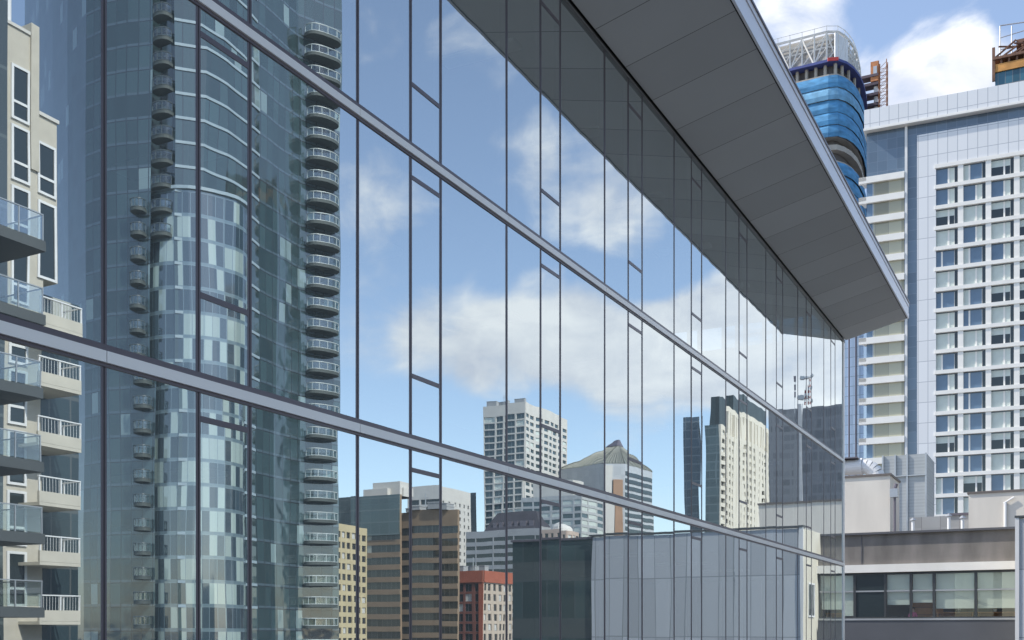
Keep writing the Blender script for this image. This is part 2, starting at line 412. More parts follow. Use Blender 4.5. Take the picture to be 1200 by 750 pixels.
# ------------------------------------------------------------------ street side: low flat-roofed building beyond the glass corner
def ang(o): return math.atan2(o[1], o[0])+math.pi/2
LB = Thing('low_building', 'low grey concrete building with a strip of blinded windows beside the glass corner', 'building', (0, 66, 0))
YM, YW, XW, ZP = 63.6, 59.2, -2.78, CZ+5.5
m_conc = plain('stained grey concrete', (.19,.175,.163), .85, 0, .32, 1.3, stretch=(1,1,.3), bump=.3)
m_grey = plain('grey spandrel', (.09,.095,.11), .5, 0, .1)
m_metal = grid('ribbed metal panel', (.47,.49,.52), .92, 3.35, .05, .05, (.27,.29,.31), rough=.45, spec=.4, cvar=.3, off=-.9)
bb = MB(); bb.prism([(XW+.15,YW+.15),(9.3,YW+.15),(9.3,90),(-40,90),(-40,YM+5.2),(XW+.15,YM+5.2)], 0, CZ+5.2, 0); bb.box((-40,YM+.31,CZ+4.9),(XW+.14,YM+5.19,CZ+5.2))
LB.part('roof', bb, M['roof'])
bb = MB(); bb.box((-40, YM, CZ+3.72), (XW, YM+.3, ZP-.12), 0)
LB.part('parapet', bb, m_conc)
bb = MB(); bb.box((-40, YM-.2, ZP-.118), (XW-.002, YM+.42, ZP), 0); bb.box((-40.1,YM-.125,CZ+3.715),(-40.05,YM,CZ+3.72)); bb.box((-10.9, YM-.03, CZ+3.75), (-10.86, YM+.02, ZP-.13))
LB.part('coping', bb, plain('dark coping', (.10,.10,.11), .5))
bb = MB(); bb.box((-40, YM-.22, CZ+3.26), (XW-.002, YM+.3, CZ+3.70), 0); LB.part('sill_band', bb, plain('off-white sill band', (.76,.74,.70), .7, 0, .08))
bb = MB(); bb.box((-40, YM-.1, CZ-4), (XW-.002, YM+.1, CZ+.62), 0); bb.box((-40, YM-.14, CZ+.60), (XW-.003, YM+.1, CZ+.70), 1); LB.part('spandrel', bb, [m_grey, M['steel']])
# window strip
edges = [945, 1001.5, 1037.5, 1067.5, 1094.5, 1143.5, 1190.5]
ex = [hity(px, YM)[0] for px in edges]; ex[-1] = XW-.05; ex = [ex[0]-3.0*k for k in (4,3,2,1)]+ex
state = ['b','b','b','b','half','dark','tall','wood','three','three']
m_sb = plain('strip blind', (.56,.59,.53), .7, 0, .05)
wm = [plain('window frame dark', (.07,.075,.08), .4, .4), clear_glass('strip glass', .10, (.93,.97,.95)), M['blind'], M['dglass'], M['steel']]
zt, zm, z0w = CZ+3.22, CZ+2.18, CZ+.70
for i in range(len(ex)-1):
    a, c = ex[i]+.0, ex[i+1]-.0
    bb = MB()
    bb.box((a,YM-.02,z0w),(a+.07,YM+.1,zt),0); bb.box((c-.07,YM-.02,z0w),(c,YM+.1,zt),0)
    for z in (z0w, zm, zt-.08): bb.box((a+.07,YM-.015,z),(c-.07,YM+.09,z+.08),4 if z == zm else 0)
    o = LB.part('window', bb, wm)
    st = state[i]
    gg = MB()
    for z_, zz in ((z0w+.08, zm),(zm+.08, zt-.08)):
        gg.quad([(a+.07,YM+.03,z_),(c-.07,YM+.03,z_),(c-.07,YM+.03,zz),(a+.07,YM+.03,zz)], 3 if st == 'dark' else 1)
    LB.part('pane', gg, wm, under=o)
    if st != 'dark':
        low = {'b':z0w+.1,'half':z0w+.15,'tall':z0w+.75,'wood':zm-.62,'three':z0w+.52}[st]
        bl = MB(); bl.quad([(a+.09,YM+.13,low),(c-.09,YM+.13,low),(c-.09,YM+.13,zt-.09),(a+.09,YM+.13,zt-.09)])
        for k in range(int((zt-low)/.3)): bl.quad([(a+.09,YM+.127,low+.3*k),(c-.09,YM+.127,low+.3*k),(c-.09,YM+.127,low+.3*k+.015),(a+.09,YM+.127,low+.3*k+.015)])
        LB.part('blind', bl, m_sb, under=o)
# room behind the strip
bb = MB(); bb.box((-40,YM+.35,CZ-.12),(XW,YM+5,CZ-.05)); LB.part('office_floor', bb, plain('carpet', (.12,.11,.1), .9))
bb = MB(); bb.box((-40,YM+2.4,CZ-.05),(XW,YM+2.5,CZ+3.6)); LB.part('office_wall', bb, plain('office wall', (.3,.27,.22), .9))
m_wood = plain('orange brown wood', (.42,.20,.07), .5, 0, .2, 2)
bx = hity(1080, YM)[0]
bb = MB(); bb.box((bx-.75,YM+.9,CZ-.05),(bx+1.0,YM+1.3,CZ+1.75),0)
for k in range(4): bb.box((bx-.7,YM+.86,CZ+.05+.42*k),(bx+.95,YM+.90,CZ+.07+.42*k),1)
o = single('wooden_cabinet', bb, [m_wood, M['dark']], 'orange brown wooden cabinet standing behind the half raised blind', 'cabinet', loc=(bx,YM+1.1,CZ-.05))
for px, lab in ((1119,'orange wooden desk behind the wide window with white objects on it'),(1168,'orange wooden desk behind the last window before the metal wall')):
    x = hity(px, YM)[0]; bb = MB(); bb.box((x-1.0,YM+.5,CZ+.98),(x+.9,YM+1.1,CZ+1.03),0); bb.box((x-.95,YM+1.05,CZ-.05),(x+.85,YM+1.09,CZ+.98),0)
    for q in (-.95,.8): bb.box((x+q,YM+.55,CZ-.05),(x+q+.06,YM+1.04,CZ+.98),0)
    single('desk', bb, m_wood, lab, 'desk', 'desks behind the window strip', loc=(x,YM+.8,CZ-.05))
x = hity(1122, YM)[0]
bb = MB(); bb.bar((x,YM+.7,CZ+1.03),(x,YM+.7,CZ+1.06),.08,n=10); bb.bar((x,YM+.7,CZ+1.06),(x,YM+.7,CZ+1.13),.015); bb.bar((x,YM+.7,CZ+1.13),(x,YM+.7,CZ+1.26),.11,n=10,r2=.06)
single('desk_lamp', bb, M['white'], 'small white lamp on the desk behind the wide window', 'lamp', loc=(x,YM+.7,CZ+1.03))
x = hity(1165, YM)[0]
bb = MB(); bb.bar((x,YM+.7,CZ+1.03),(x,YM+.7,CZ+1.2),.08,n=9,r2=.11)
for k in range(9): a = k*.7; bb.bar((x,YM+.7,CZ+1.19),(x+.14*math.cos(a),YM+.7+.12*math.sin(a),CZ+1.3+.03*(k%3)),.03,1,5,.05)
single('flower_pot', bb, [M['white'], plain('yellow flowers', (.7,.5,.08), .8)], 'pot of yellow flowers on the desk in the last window', 'flowers', loc=(x,YM+.7,CZ+1.03))
# person sitting behind the half raised blind
def person(loc):
    x, y, z = loc
    vs = [((0,0,.50),.15),((0,0,.68),.13),((0,0,.88),.15),((0,-.01,1.02),.10),((0,-.01,1.10),.055),((0,-.02,1.19),.088),((0,-.025,1.28),.085),
          ((-.17,0,.98),.06),((-.22,-.06,.76),.045),((-.14,-.28,.70),.035),((-.10,-.36,.70),.03),
          ((.17,0,.98),.06),((.22,-.06,.76),.045),((.14,-.28,.70),.035),((.10,-.36,.70),.03),
          ((-.10,-.05,.48),.10),((-.11,-.42,.50),.075),((-.11,-.44,.12),.05),((-.11,-.55,.05),.04),
          ((.10,-.05,.48),.10),((.11,-.42,.50),.075),((.11,-.44,.12),.05),((.11,-.55,.05),.04)]
    ed = [(0,1),(1,2),(2,3),(3,4),(4,5),(5,6),(3,7),(7,8),(8,9),(9,10),(3,11),(11,12),(12,13),(13,14),(0,15),(15,16),(16,17),(17,18),(0,19),(19,20),(20,21),(21,22)]
    me = bpy.data.meshes.new('person'); bm = bmesh.new(); sk = bm.verts.layers.skin.verify()
    bv = [bm.verts.new(v[0]) for v in vs]
    for a_, b_ in ed: bm.edges.new((bv[a_], bv[b_]))
    for v, q in zip(bv, vs): v[sk].radius = (q[1], q[1])
    bv[0][sk].use_root = True
    bm.to_mesh(me); bm.free()
    o = link(bpy.data.objects.new('person', me)); o.location = loc
    md = o.modifiers.new('skin', 'SKIN')
    o.modifiers.new('sub', 'SUBSURF').levels = 1
    m, n, l, b = newmat('skin and pink top'); tcn = n.new('ShaderNodeTexCoord'); sp = n.new('ShaderNodeSeparateXYZ'); l.new(tcn.outputs['Object'], sp.inputs[0])
    r = n.new('ShaderNodeValToRGB'); l.new(sp.outputs[2], r.inputs[0]); r.color_ramp.interpolation = 'CONSTANT'
    e = r.color_ramp.elements; e[0].color = (.05,.05,.09,1); e[1].position = .56; e[1].color = (.62,.12,.25,1); q = e.new(.999); q.color = (.55,.36,.27,1)
    mpn = n.new('ShaderNodeMath'); mpn.operation = 'DIVIDE'; l.new(sp.outputs[2], mpn.inputs[0]); mpn.inputs[1].default_value = 1.06; l.new(mpn.outputs[0], r.inputs[0]); l.new(r.outputs[0], b.inputs['Base Color'])
    me.materials.append(m)
    o['label'] = 'person in a pink top sitting behind the half raised blind'; o['category'] = 'person'
    hb = MB()
    for i in range(10):
        for j in range(5):
            def P(a, e): return (.105*math.cos(a)*math.cos(e), .012+.11*math.sin(a)*math.cos(e), 1.245+.12*math.sin(e))
            a0, a1 = 2*math.pi*i/10, 2*math.pi*(i+1)/10; e0, e1 = -.75+j*.46, -.75+(j+1)*.46
            if j < 3 and 6 <= i <= 8: continue
            hb.quad([P(a0,e0),P(a1,e0),P(a1,e1),P(a0,e1)])
    h = link(bpy.data.objects.new('hair', hb.mesh('hair', [plain('dark hair', (.02,.015,.012), .5)]))); h.parent = o
person((hity(1068, YM)[0], YM+.62, CZ-.02))
x = hity(1068, YM)[0]
bb = MB(); bb.box((x-.24,YM+.42,CZ+.37),(x+.24,YM+.86,CZ+.42)); bb.box((x-.22,YM+.82,CZ+.5),(x+.22,YM+.86,CZ+.95)); bb.bar((x,YM+.64,CZ),(x,YM+.64,CZ+.37),.03)
for k in range(5): bb.bar((x,YM+.64,CZ+.02),(x+.28*math.cos(k*1.257),YM+.64+.2*math.sin(k*1.257),CZ-.03),.02)
bb.bar((x-.0,YM+.85,CZ+.38),(x,YM+.85,CZ+.52),.02)
single('office_chair', bb, M['dark'], 'dark office chair the person in pink sits on', 'chair', loc=(x,YM+.64,CZ-.05))
# return wall, metal wing and its dark glazed end
bb = MB(); bb.box((XW, YW+.02, 0), (XW+.3, YM+.32, ZP+.05)); LB.part('side_wall', bb, M['cream'])
wmesh = win_mesh(1.5, 1.9, .09, .5, None, [M['white'], M['dglass']]); LB.put('side_window', wmesh, (XW-.01, 61.6, CZ+.75), ang((-1,0)))
bb = MB(); bb.box((XW-.06, YW-.05, 0), (XW+.12, YW+.02, ZP+.06)); LB.part('sunlit_edge_strip', bb, M['white'])  # white strip painted in for the sunlit edge of the return wall
bb = MB(); bb.box((XW+.121, YW, 0), (9.4, YW+.3, ZP)); LB.part('metal_wall', bb, m_metal)
bb = MB(); bb.box((XW-.08, YW-.08, ZP+.061), (9.5, YW+.4, ZP+.16)); LB.part('metal_coping', bb, plain('dark metal coping', (.08,.085,.09), .4))
bb = MB(); bb.box((9.402, YW+.15, 0), (14.75, 88, CZ+5.42)); LB.part('glazed_end', bb, grid('dark green glazing', (.05,.078,.08), 1.75, 3.4, .06, .07, (.085,.10,.105), rough=.06, spec=.8, cvar=.5, span=.35, spancol=(.085,.10,.10), off=-.6))
bb = MB(); bb.box((9.45, YW+.05, CZ+5.422), (14.85, YW+.5, CZ+5.55)); LB.part('glazed_end_coping', bb, M['mullion'])

# rooftop structures
def rooftop(name, label, x0, x1, y0, y1, z1, m, cop=True, group=None):
    t_ = Thing(name, label, 'rooftop block', ((x0+x1)/2, (y0+y1)/2, CZ+5.2), group)
    bb = MB(); bb.box((x0,y0,CZ+5.2),(x1,y1,z1)); t_.part('wall', bb, m)
    if cop: bb = MB(); bb.box((x0-.08,y0-.08,z1+.001),(x1+.08,y1+.08,z1+.13)); t_.part('coping', bb, plain('roof edge', (.14,.12,.11), .6))
    return t_
G = 'rooftop structures'
xa, da = hity(1043, 72); rooftop('stair_penthouse', 'tan rendered rooftop block directly right of the glass corner', -24, xa, 72, 76, zof(557, da), M['tanw'], group=G)
xb, db = hity(1135, 75); t_ = rooftop('stair_penthouse', 'tan rendered rooftop block at the right edge of the photo', xb, 3.7, 75, 80, zof(579, db), M['tanw'], group=G)
px_, dd = hity(1178, 74.9); bb = MB(); bb.bar((px_,74.9,CZ+5.2),(px_,74.9,zof(588,dd)),.09,n=8); bb.bar((px_-.1,74.88,zof(590,dd)),(px_+.5,74.88,zof(583,dd)),.05,n=8)
t_.part('downpipe', bb, M['white'])
xc, dc = hity(1053, 74); xd, dd_ = hity(1135, 78)
bb = MB(); bb.box((xc,79,CZ+5.2),(xd+.5,80,zof(598,dd_)-.2)); tt = Thing('low_plant_wall', 'low grey metal clad wall between the two tan rooftop blocks', 'wall', (xc+2,79,CZ+5.2)); tt.part('cladding', bb, grid('grey cladding', (.36,.37,.38), 1.2, 5, .04, 0, (.22,.22,.23), rough=.5, cvar=.2))
bb = MB(); bb.box((xc+2.4,78.9,zof(598,dd_)-.199),(xd+.6,80.1,zof(598,dd_)-.05)); tt.part('coping', bb, M['mullion'])
xe, de = hity(1034, 90); xf, _ = hity(1086, 90)
tt = Thing('cooling_enclosure', 'tall grey metal screen around rooftop plant in front of the white tower', 'plant enclosure', ((xe+xf)/2, 92, CZ+5.2))
bb = MB(); bb.box((xe,90,CZ+5.2),(xf,95,zof(535,de))); tt.part('screen', bb, M['metalmesh'])
bb = MB()
for px in (1034.5,1049,1063,1085): x = hity(px,89.9)[0]; bb.box((x-.06,89.86,CZ+5.2),(x+.06,89.98,zof(535,de)+.05))
bb.box((xe,89.84,zof(560,de)),(xf,89.98,zof(560,de)+.08)); tt.part('frame', bb, M['steel'])
# duct
xg, dg = hity(1009, 76.5); xh, _ = hity(960, 76.5); zc_ = zof(547, dg); rr = 9/F*dg
tt = Thing('air_duct', 'fat white cylindrical air duct on top of the tan block by the glass corner', 'duct', (xg-1, 76.5, CZ+10))
bb = MB(); bb.bar((xh,76.5,zc_),(xg,76.5,zc_),rr,n=20); bb.bar((xg-.02,76.5,zc_),(xg+.1,76.5,zc_),rr*1.12,n=20); tt.part('barrel', bb, M['white'])
bb = MB(); prev = None
for k in range(7):
    a = k/6*math.pi/2; p = (xg+.1+1.0*math.sin(a), 76.5, zc_-.0-1.0*(1-math.cos(a)))
    if prev: bb.bar(prev, p, rr*.95, n=16)
    prev = p
bb.bar(prev, (prev[0],76.5,CZ+5.2), rr*.95, n=16); tt.part('elbow', bb, M['white'])
bb = MB(); bb.box((xh,75.7,zc_+rr*.98),(xg-.1,77.2,zc_+rr*1.12)); tt.part('lid', bb, M['mullion'])
# floodlight post
xi, di = hity(1048.5, 71.6); tt = Thing('floodlight_post', 'thin dark post carrying a floodlight at the corner of the tan block', 'lamp post', (xi,71.6,CZ+5.2))
bb = MB(); bb.bar((xi,71.6,CZ+5.2),(xi,71.6,zof(580,di)),.08,n=8); tt.part('post', bb, M['mullion'])
bb = MB(); bb.box((xi-.25,71.3,zof(583,di)),(xi+.2,71.8,zof(573,di)),0); bb.bar((xi,71.6,zof(573,di)),(xi+.1,71.6,zof(567,di)),.12,1,8); tt.part('lamp_head', bb, [M['steel'], M['mullion']])

for px, yy, hh_, lab in ((1070,66.5,.55,'short white vent pipe on the low roof before the grey screen'),(1112,67,.75,'taller white vent pipe on the low roof by the grey clad wall'),(1128,66,.5,'small white vent pipe on the low roof next to the right tan block')):
    x = hity(px, yy)[0]; tt = Thing('vent_pipe', lab, 'vent pipe', (x,yy,CZ+5.2), 'vent pipes on the low roof')
    q = MB(); q.bar((x,yy,CZ+5.2),(x,yy,CZ+5.75+hh_),.09,n=10); tt.part('pipe', q, M['white'])
    q = MB(); q.bar((x,yy,CZ+5.8+hh_),(x,yy,CZ+5.95+hh_),.2,n=10,r2=.05); q.bar((x,yy,CZ+5.75+hh_),(x,yy,CZ+5.8+hh_),.03,n=5); tt.part('cap', q, M['steel'])
# ------------------------------------------------------------------ white hotel tower
th = R(3.5); e = (math.cos(th), math.sin(th)); o = (math.sin(th), -math.cos(th))
P = tuple(at(1015.5, 168)); DT = 168
HT = Thing('hotel_tower', 'tall white gridded tower with bands of square windows behind the low grey building', 'building', (P[0]+10, P[1]+5, 0))
def S(px): return hitline(px, P, e)
def PT(s, d=0): return (P[0]+e[0]*s+o[0]*d, P[1]+e[1]*s+o[1]*d)
m_wpan = grid('white cladding panel', (.74,.75,.77), 1.37, 3.07, .09, .09, (.42,.44,.48), rough=.4, cvar=.06)
m_wht = plain('white slab edge', (.84,.82,.78), .5, 0, .05)
m_bgl = grid('blue glazed wall', (.10,.145,.20), 1.4, 1.6, .06, .06, (.16,.2,.26), rough=.05, spec=.9, cvar=.35, wav=.02)
s61, s64, s75, s97 = S(1060.5)[0], S(1063.5)[0], S(1075)[0], S(1097)[0]
bay = S(1129)[0]-s97; NB = 5; SE = s97+bay*NB+6
ztop = zof(132, 168); zpb = zof(154, 168)
zb = zof(205, S(1040)[1])     # top of first sill of the left bay
bb = MB(); bb.prism([PT(0),PT(SE),PT(SE,-22),PT(0,-22)], 0, zpb+.5, 0); HT.part('core', bb, m_bgl)
bb = MB(); bb.prism([PT(-.25,1.0),PT(SE,1.0),PT(SE,-22),PT(-.25,-22)], zpb, ztop, 0); HT.part('parapet', bb, m_wpan)
bb = MB(); bb.prism([PT(-.35,1.15),PT(SE,1.15),PT(SE,-22),PT(-.35,-22)], zpb-.35, zpb-.002, 0); HT.part('cornice', bb, m_wht)
bb = MB(); bb.obox(P, e, s61, s64, o, -.02, .35, 0, zpb-.36); HT.part('glass_fin', bb, M['white'])
# white frame: side pilaster panel and head panel
FH = 3.07; zr0 = zof(216.5, S(1110)[1])    # sill of the top window row
zf = zof(160, S(1075)[1])
bb = MB(); bb.obox(P, e, s75, s97, o, -.02, .45, 0, zf); bb.obox(P, e, s97+.001, SE, o, -.02, .452, zr0+FH-.35, zf-.002); HT.part('white_frame', bb, m_wpan)
NR = 22; zbase = zr0-(NR-1)*FH
pw = S(1129)[0]-S(1122.5)[0]
wall = MB()
glv = [M['bglass'], M['blind'], M['dglass'], M['blindw']]
hw = bay-pw; hh = FH-.72
def hotel_win(kind):
    mats = [m_wht, M['bglass'], M['blind'], M['dglass']]; b = MB(); w_, h = hw, hh
    dk = .15*w_
    A = {'open':(1,1),'left':(2,1),'right':(1,2),'both':(2,2),'dark':(3,3)}[kind]
    sp = .32 if kind in ('open','left') else .68
    x0 = -w_/2; xm = x0+(w_-dk)*sp; x1 = w_/2-dk
    for (a, c, g) in ((x0,xm-.12,A[0]),(xm+.12,x1,A[1])):
        b.quad([(a,-.06,0),(c,-.06,0),(c,-.06,h),(a,-.06,h)], g)
        if kind == 'dark': b.quad([(a,-.063,h*.6),(c,-.063,h*.6),(c,-.063,h),(a,-.063,h)], 2)
    b.box((xm-.12,-.12,0),(xm+.12,-.01,h),0)
    b.quad([(x1,-.05,0),(w_/2,-.05,0),(w_/2,-.05,h),(x1,-.05,h)], 3); b.box((x1-.04,-.1,0),(x1,-.01,h),0)
    return b.mesh('hotel window', mats)
HW = {k: hotel_win(k) for k in ('open','left','right','both','dark')}
items = []
for c in range(NB):
    s0 = s97+c*bay
    wall.obox(P, e, s0+hw, s0+bay, o, -.021, .45, zbase-FH, zr0+FH-.352)
    for r in range(NR):
        z = zbase+r*FH
        k = random.choice(['open','left','both','right','dark']) if c < 2 else random.choice(['both','dark','dark','right'])
        items.append((HW[k], (*PT(s0+hw/2, .02), z), ang(o)))
for r in range(NR+1):
    z = zbase+r*FH
    wall.obox(P, e, s97-.2, SE, o, -.022, .58, z-.55, z)      # continuous white slab bands
HT.part('slab_grid', wall, m_wht)
items.sort(key=lambda q: -q[1][2]); HT.put_many('window', items[:100], None)
if len(items) > 100: pass
# left bay: ribbon windows between white slab bands
m_rib = grid('ribbon window with drawn curtains', (.37,.36,.27), 1.9, 40, .05, 0, (.2,.21,.2), rough=.2, spec=.6, cvar=.7)
for r in range(26):
    z = zb-r*FH
    if z < CZ+10: break
    bb = MB(); bb.obox(P, e, -1.1, s61-.05, o, -.02, .55, z-.95, z, 0)
    bb.prism([PT(-1.1,.55),PT(-.02,.55),PT(-.02,-2.5),PT(-.5,-2.5)], z-.6, z-.02); HT.part('slab_band', bb, m_wht)
    bb = MB(); bb.obox(P, e, 0.02, .95, o, .0, .08, z-FH+.001, z-.951, 1); bb.obox(P, e, 1.0, s61-.1, o, .0, .09, z-FH+.001, z-.951, 0); bb.obox(P, e, .9, 1.02, o, .0, .12, z-FH+.001, z-.951, 2)
    HT.part('ribbon_window', bb, [m_rib, M['bglass'], M['steel']])
# slim blue glass building showing between the glass corner and the tower
q0 = at(975, 178); q1 = at(1012, 175.5); q2 = at(1016, 181)
SB = Thing('blue_glass_block', 'slim pale blue glass block squeezed between the glass corner and white tower', 'building', (*q0, 0))
bb = MB(); bb.prism([tuple(q0),tuple(q1),tuple(q2),tuple(at(1016,196)),tuple(at(975,196))], 0, zof(300,176), cum=True); SB.part('curtain_wall', bb, grid('pale blue glazing', (.30,.40,.55), 1.1, 1.55, .08, .09, (.17,.22,.3), rough=.08, spec=.9, cvar=.25, wav=.03))
bb = MB()
for px in (995,1003): p_ = at(px,175.8); bb.bar((*p_,0),(*p_,zof(300,176)),.14,n=6)
SB.part('mullion', bb, M['mullion'])

# ------------------------------------------------------------------ netted tower under construction
pc = at(978, 225); xl = hity(850, pc.y)[0]; yr = hitx(1013, pc.x)[0]
NT = Thing('construction_tower', 'tower under construction wrapped in bright blue safety netting with open steel crown', 'building', (pc.x-12, pc.y+10, 0))
CPL = [(xl, pc.y), tuple(at(971, 225.2)), tuple(at(981, 224.9)), tuple(at(990, 226)), tuple(at(998, 228)), tuple(at(1005, 231.2)), tuple(at(1010, 235.5)), tuple(at(1013, 241)), tuple(at(1014, 248)), tuple(at(1007, 254)), (xl, pc.y+36)]
CC = (pc.x-8, pc.y+18)
def rplan(g=0):
    """plan with a wide rounded corner, grown by g"""
    res = []
    for i, (x, y) in enumerate(CPL):
        a, c = CPL[i-1], CPL[(i+1) % len(CPL)]
        if i in (0, len(CPL)-1): res.append((x-g, y-g if i == 0 else y+g)); continue
        t_ = Vector((c[0]-a[0], c[1]-a[1])).normalized(); n_ = Vector((t_.y, -t_.x))
        res.append((x+n_.x*g, y+n_.y*g))
    return res
zz = lambda py: zof(py, 225)
m_net = [plain('blue netting', (.075,.255,.47), .8, 0, .4, .5, stretch=(1,1,2.5), bump=.4), plain('pale blue netting', (.15,.34,.52), .8, 0, .35, .6, bump=.4)]
m_deck = plain('raw concrete deck', (.40,.37,.33), .9)
m_navy = plain('navy net band', (.07,.09,.26), .8)
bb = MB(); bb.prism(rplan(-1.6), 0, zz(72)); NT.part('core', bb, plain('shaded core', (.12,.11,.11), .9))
FHN = 2.55; z = zz(86); n_ = 0
while z > 20:
    py = HZ-(z-CZ)*F/225
    bb = MB(); bb.prism(rplan(-.1), z-.32, z+(.75 if 158 < py < 180 else 0), 0); NT.part('deck', bb, m_deck)
    if not (158 < py < 180):
        g = .12+.10*math.sin(n_*2.1)
        bb = MB(); A, B, C_ = rplan(.1), rplan(g+.35), rplan(.15)
        lv = [(z-.35,A),(z-.9,rplan(g+.15)),(z-2.0,B),(z-2.9,rplan(g+.2)),(z-FHN+.12,C_)]
        for (za, pa), (zb_, pb) in zip(lv, lv[1:]):
            for i in range(len(pa)-1): bb.quad([(*pb[i],zb_),(*pb[i+1],zb_),(*pa[i+1],za),(*pa[i],za)])
        NT.part('safety_net', bb, m_net[(n_ % 5) == 1])
    else:
        for i in range(9):
            x = xl+(pc.x-3-xl)*i/8; bb = MB(); bb.bar((x,pc.y+.4,z-FHN),(x,pc.y+.4,z-.3),.3); NT.part('column', bb, m_deck)
    z -= FHN; n_ += 1
# top open floor, navy band, crown of steel
for i in range(12): x = xl+(pc.x-2-xl)*i/11; bb = MB(); bb.bar((x,pc.y+.6,zz(86)),(x,pc.y+.6,zz(72)),.35); NT.part('column', bb, m_deck)
for i in range(2, 8): q = rplan(-.7)[i]; bb = MB(); bb.bar((*q,zz(86)),(*q,zz(72)),.35); NT.part('column', bb, m_deck)
bb = MB(); bb.prism(rplan(.5), zz(73), zz(70)); NT.part('edge_net', bb, m_navy)
bb = MB(); p_ = rplan(.62); bb.prism([p_[1],p_[2],(p_[2][0]-.1,p_[2][1]+.1),(p_[1][0]-.1,p_[1][1]+.1)], zz(72.5), zz(68.5)); NT.part('red_banner', bb, plain('red sheet', (.6,.07,.06), .7))
cr_ = MB(); pa = rplan(-1.0); zlo, zhi = zz(69), zz(33)
ring = pa[:-1]
def along(f):
    tot = [0]
    for i in range(len(ring)-1): tot.append(tot[-1]+math.hypot(ring[i+1][0]-ring[i][0], ring[i+1][1]-ring[i][1]))
    d = f*tot[-1]
    for i in range(len(ring)-1):
        if d <= tot[i+1]+1e-6: q = (d-tot[i])/(tot[i+1]-tot[i]); return (ring[i][0]+(ring[i+1][0]-ring[i][0])*q, ring[i][1]+(ring[i+1][1]-ring[i][1])*q)
    return ring[-1]
NN = 21
for k in range(NN):
    a, c = along(k/NN), along((k+1)/NN)
    cr_.bar((*a,zlo),(*a,zhi),.22,n=4); cr_.bar((*a,zhi),(*c,zhi),.28,n=4); cr_.bar((*a,(zlo+zhi)/2),(*c,(zlo+zhi)/2),.14,n=4)
    if k % 2: cr_.bar((*a,zlo),(*c,zhi-.3),.2,n=4)
    else: cr_.bar((*a,zhi-.3),(*c,zlo),.2,n=4)
    cr_.bar((*a,zlo+.3),(*c,(zlo+zhi)/2),.11,n=4); cr_.bar((*a,(zlo+zhi)/2),(*c,zhi-.3),.11,n=4); cr_.bar((*a,zlo*.25+zhi*.75),(*c,zlo*.25+zhi*.75),.1,n=4)
    cr_.bar((*a,zhi),(*a,zhi+1.3),.07,n=4); cr_.bar((*a,zhi+1.2),(*c,zhi+1.2),.06,n=4)
NT.part('steel_crown', cr_, plain('pale primed steel', (.68,.66,.62), .6))
bb = MB(); bb.prism(rplan(-1.9), zz(70), zz(34)); NT.part('plant_screen', bb, louvre('tan screen', (.50,.48,.45), (.42,.40,.37), .8))
bb = MB(); q = rplan(-.75); bb.prism([q[2],q[4],(q[4][0]-.3,q[4][1]+.3),(q[2][0]-.3,q[2][1]+.3)], zz(66), zz(36)); NT.part('white_sheet', bb, M['white'])
# hoist mast on its flank
hy = pc.y+30; hx, hd = hity(1035, hy)
HM = Thing('hoist_mast', 'rusty orange hoist mast tied to the side of the netted tower', 'hoist', (hx, hy, 0))
m_rust = plain('rusty orange steel', (.42,.17,.07), .7, 0, .3, 1.5)
bb = MB(); zt_ = zof(72, hd); w_ = .85
for a in (-w_,w_):
    for c in (-w_,w_): bb.bar((hx+a,hy+c,0),(hx+a,hy+c,zt_),.11,n=4)
z = 60
while z < zt_-1.5:
    for c in (-w_,w_):
        bb.bar((hx-w_,hy+c,z),(hx+w_,hy+c,z+1.5),.07,n=4); bb.bar((hx-w_,hy+c,z),(hx+w_,hy+c,z),.07,n=4)
        bb.bar((hx+c,hy-w_,z+1.5),(hx+c,hy+w_,z),.07,n=4)
    z += 1.5
HM.part('mast', bb, m_rust)
bb = MB(); bb.box((hx-2.6,hy-1,zof(95,hd)),(hx-.95,hy+1,zof(72,hd)),0); bb.box((hx-2.0,hy-1.1,zof(88,hd)),(hx-1.2,hy-.99,zof(78,hd)),1); HM.part('cage', bb, [m_rust, M['steel']])
m_tie = plain('dark tie deck', (.09,.07,.09), .8)
for py in (88,98,110,122,136):
    bb = MB(); z = zof(py, hd); bb.box((hity(1004, hy)[0],hy-1.2,z-.35),(hx-.9,hy+1.2,z+.25)); HM.part('tie_platform', bb, m_tie)
bb = MB(); bb.bar((hx-1.6,hy,0),(hx-1.6,hy,zof(96,hd)),.45,n=8); HM.part('power_shaft', bb, M['white'])

# second construction tower peeping over the parapet
x0, d0 = hity(1164.5, 270); x1, _ = hity(1240, 270)
CT = Thing('construction_tower', 'rust coloured unfinished tower top peeping over the white parapet at the right edge', 'building', (x0+8, 278, 0))
bb = MB(); bb.box((x0+.3,270,0),(x1,284,zof(86,d0))); CT.part('glazed_floor', bb, grid('blue glazing', (.04,.12,.17), 1.5, 3.2, .1, .3, (.2,.2,.2), rough=.1))
bb = MB(); bb.box((x0,269.6,zof(86,d0)),(x1,284,zof(77,d0))); CT.part('formwork', bb, plain('orange formwork', (.55,.27,.08), .8, 0, .3, .5))
bb = MB(); bb.box((x0-.2,269.2,zof(72,d0)),(x1,284,zof(69,d0))); bb.box((x0-.3,269.4,zof(96,d0)),(x0+.3,270,zof(57,d0)))
for k in range(8):
    a = x0+1.6*k; bb.bar((a,269.8,zof(77,d0)),(a,269.8,zof(71,d0)),.25); 
    bb.bar((a,270,zof(69,d0)),(a+4.5,271,zof(50+(k%3)*3,d0)),.22,n=5); bb.bar((a+1,270,zof(56+(k%2)*4,d0)),(a+5,272,zof(56,d0)),.2,n=5)
bb.box((x0+4.6,271,zof(58,d0)),(x1,280,zof(50,d0)))
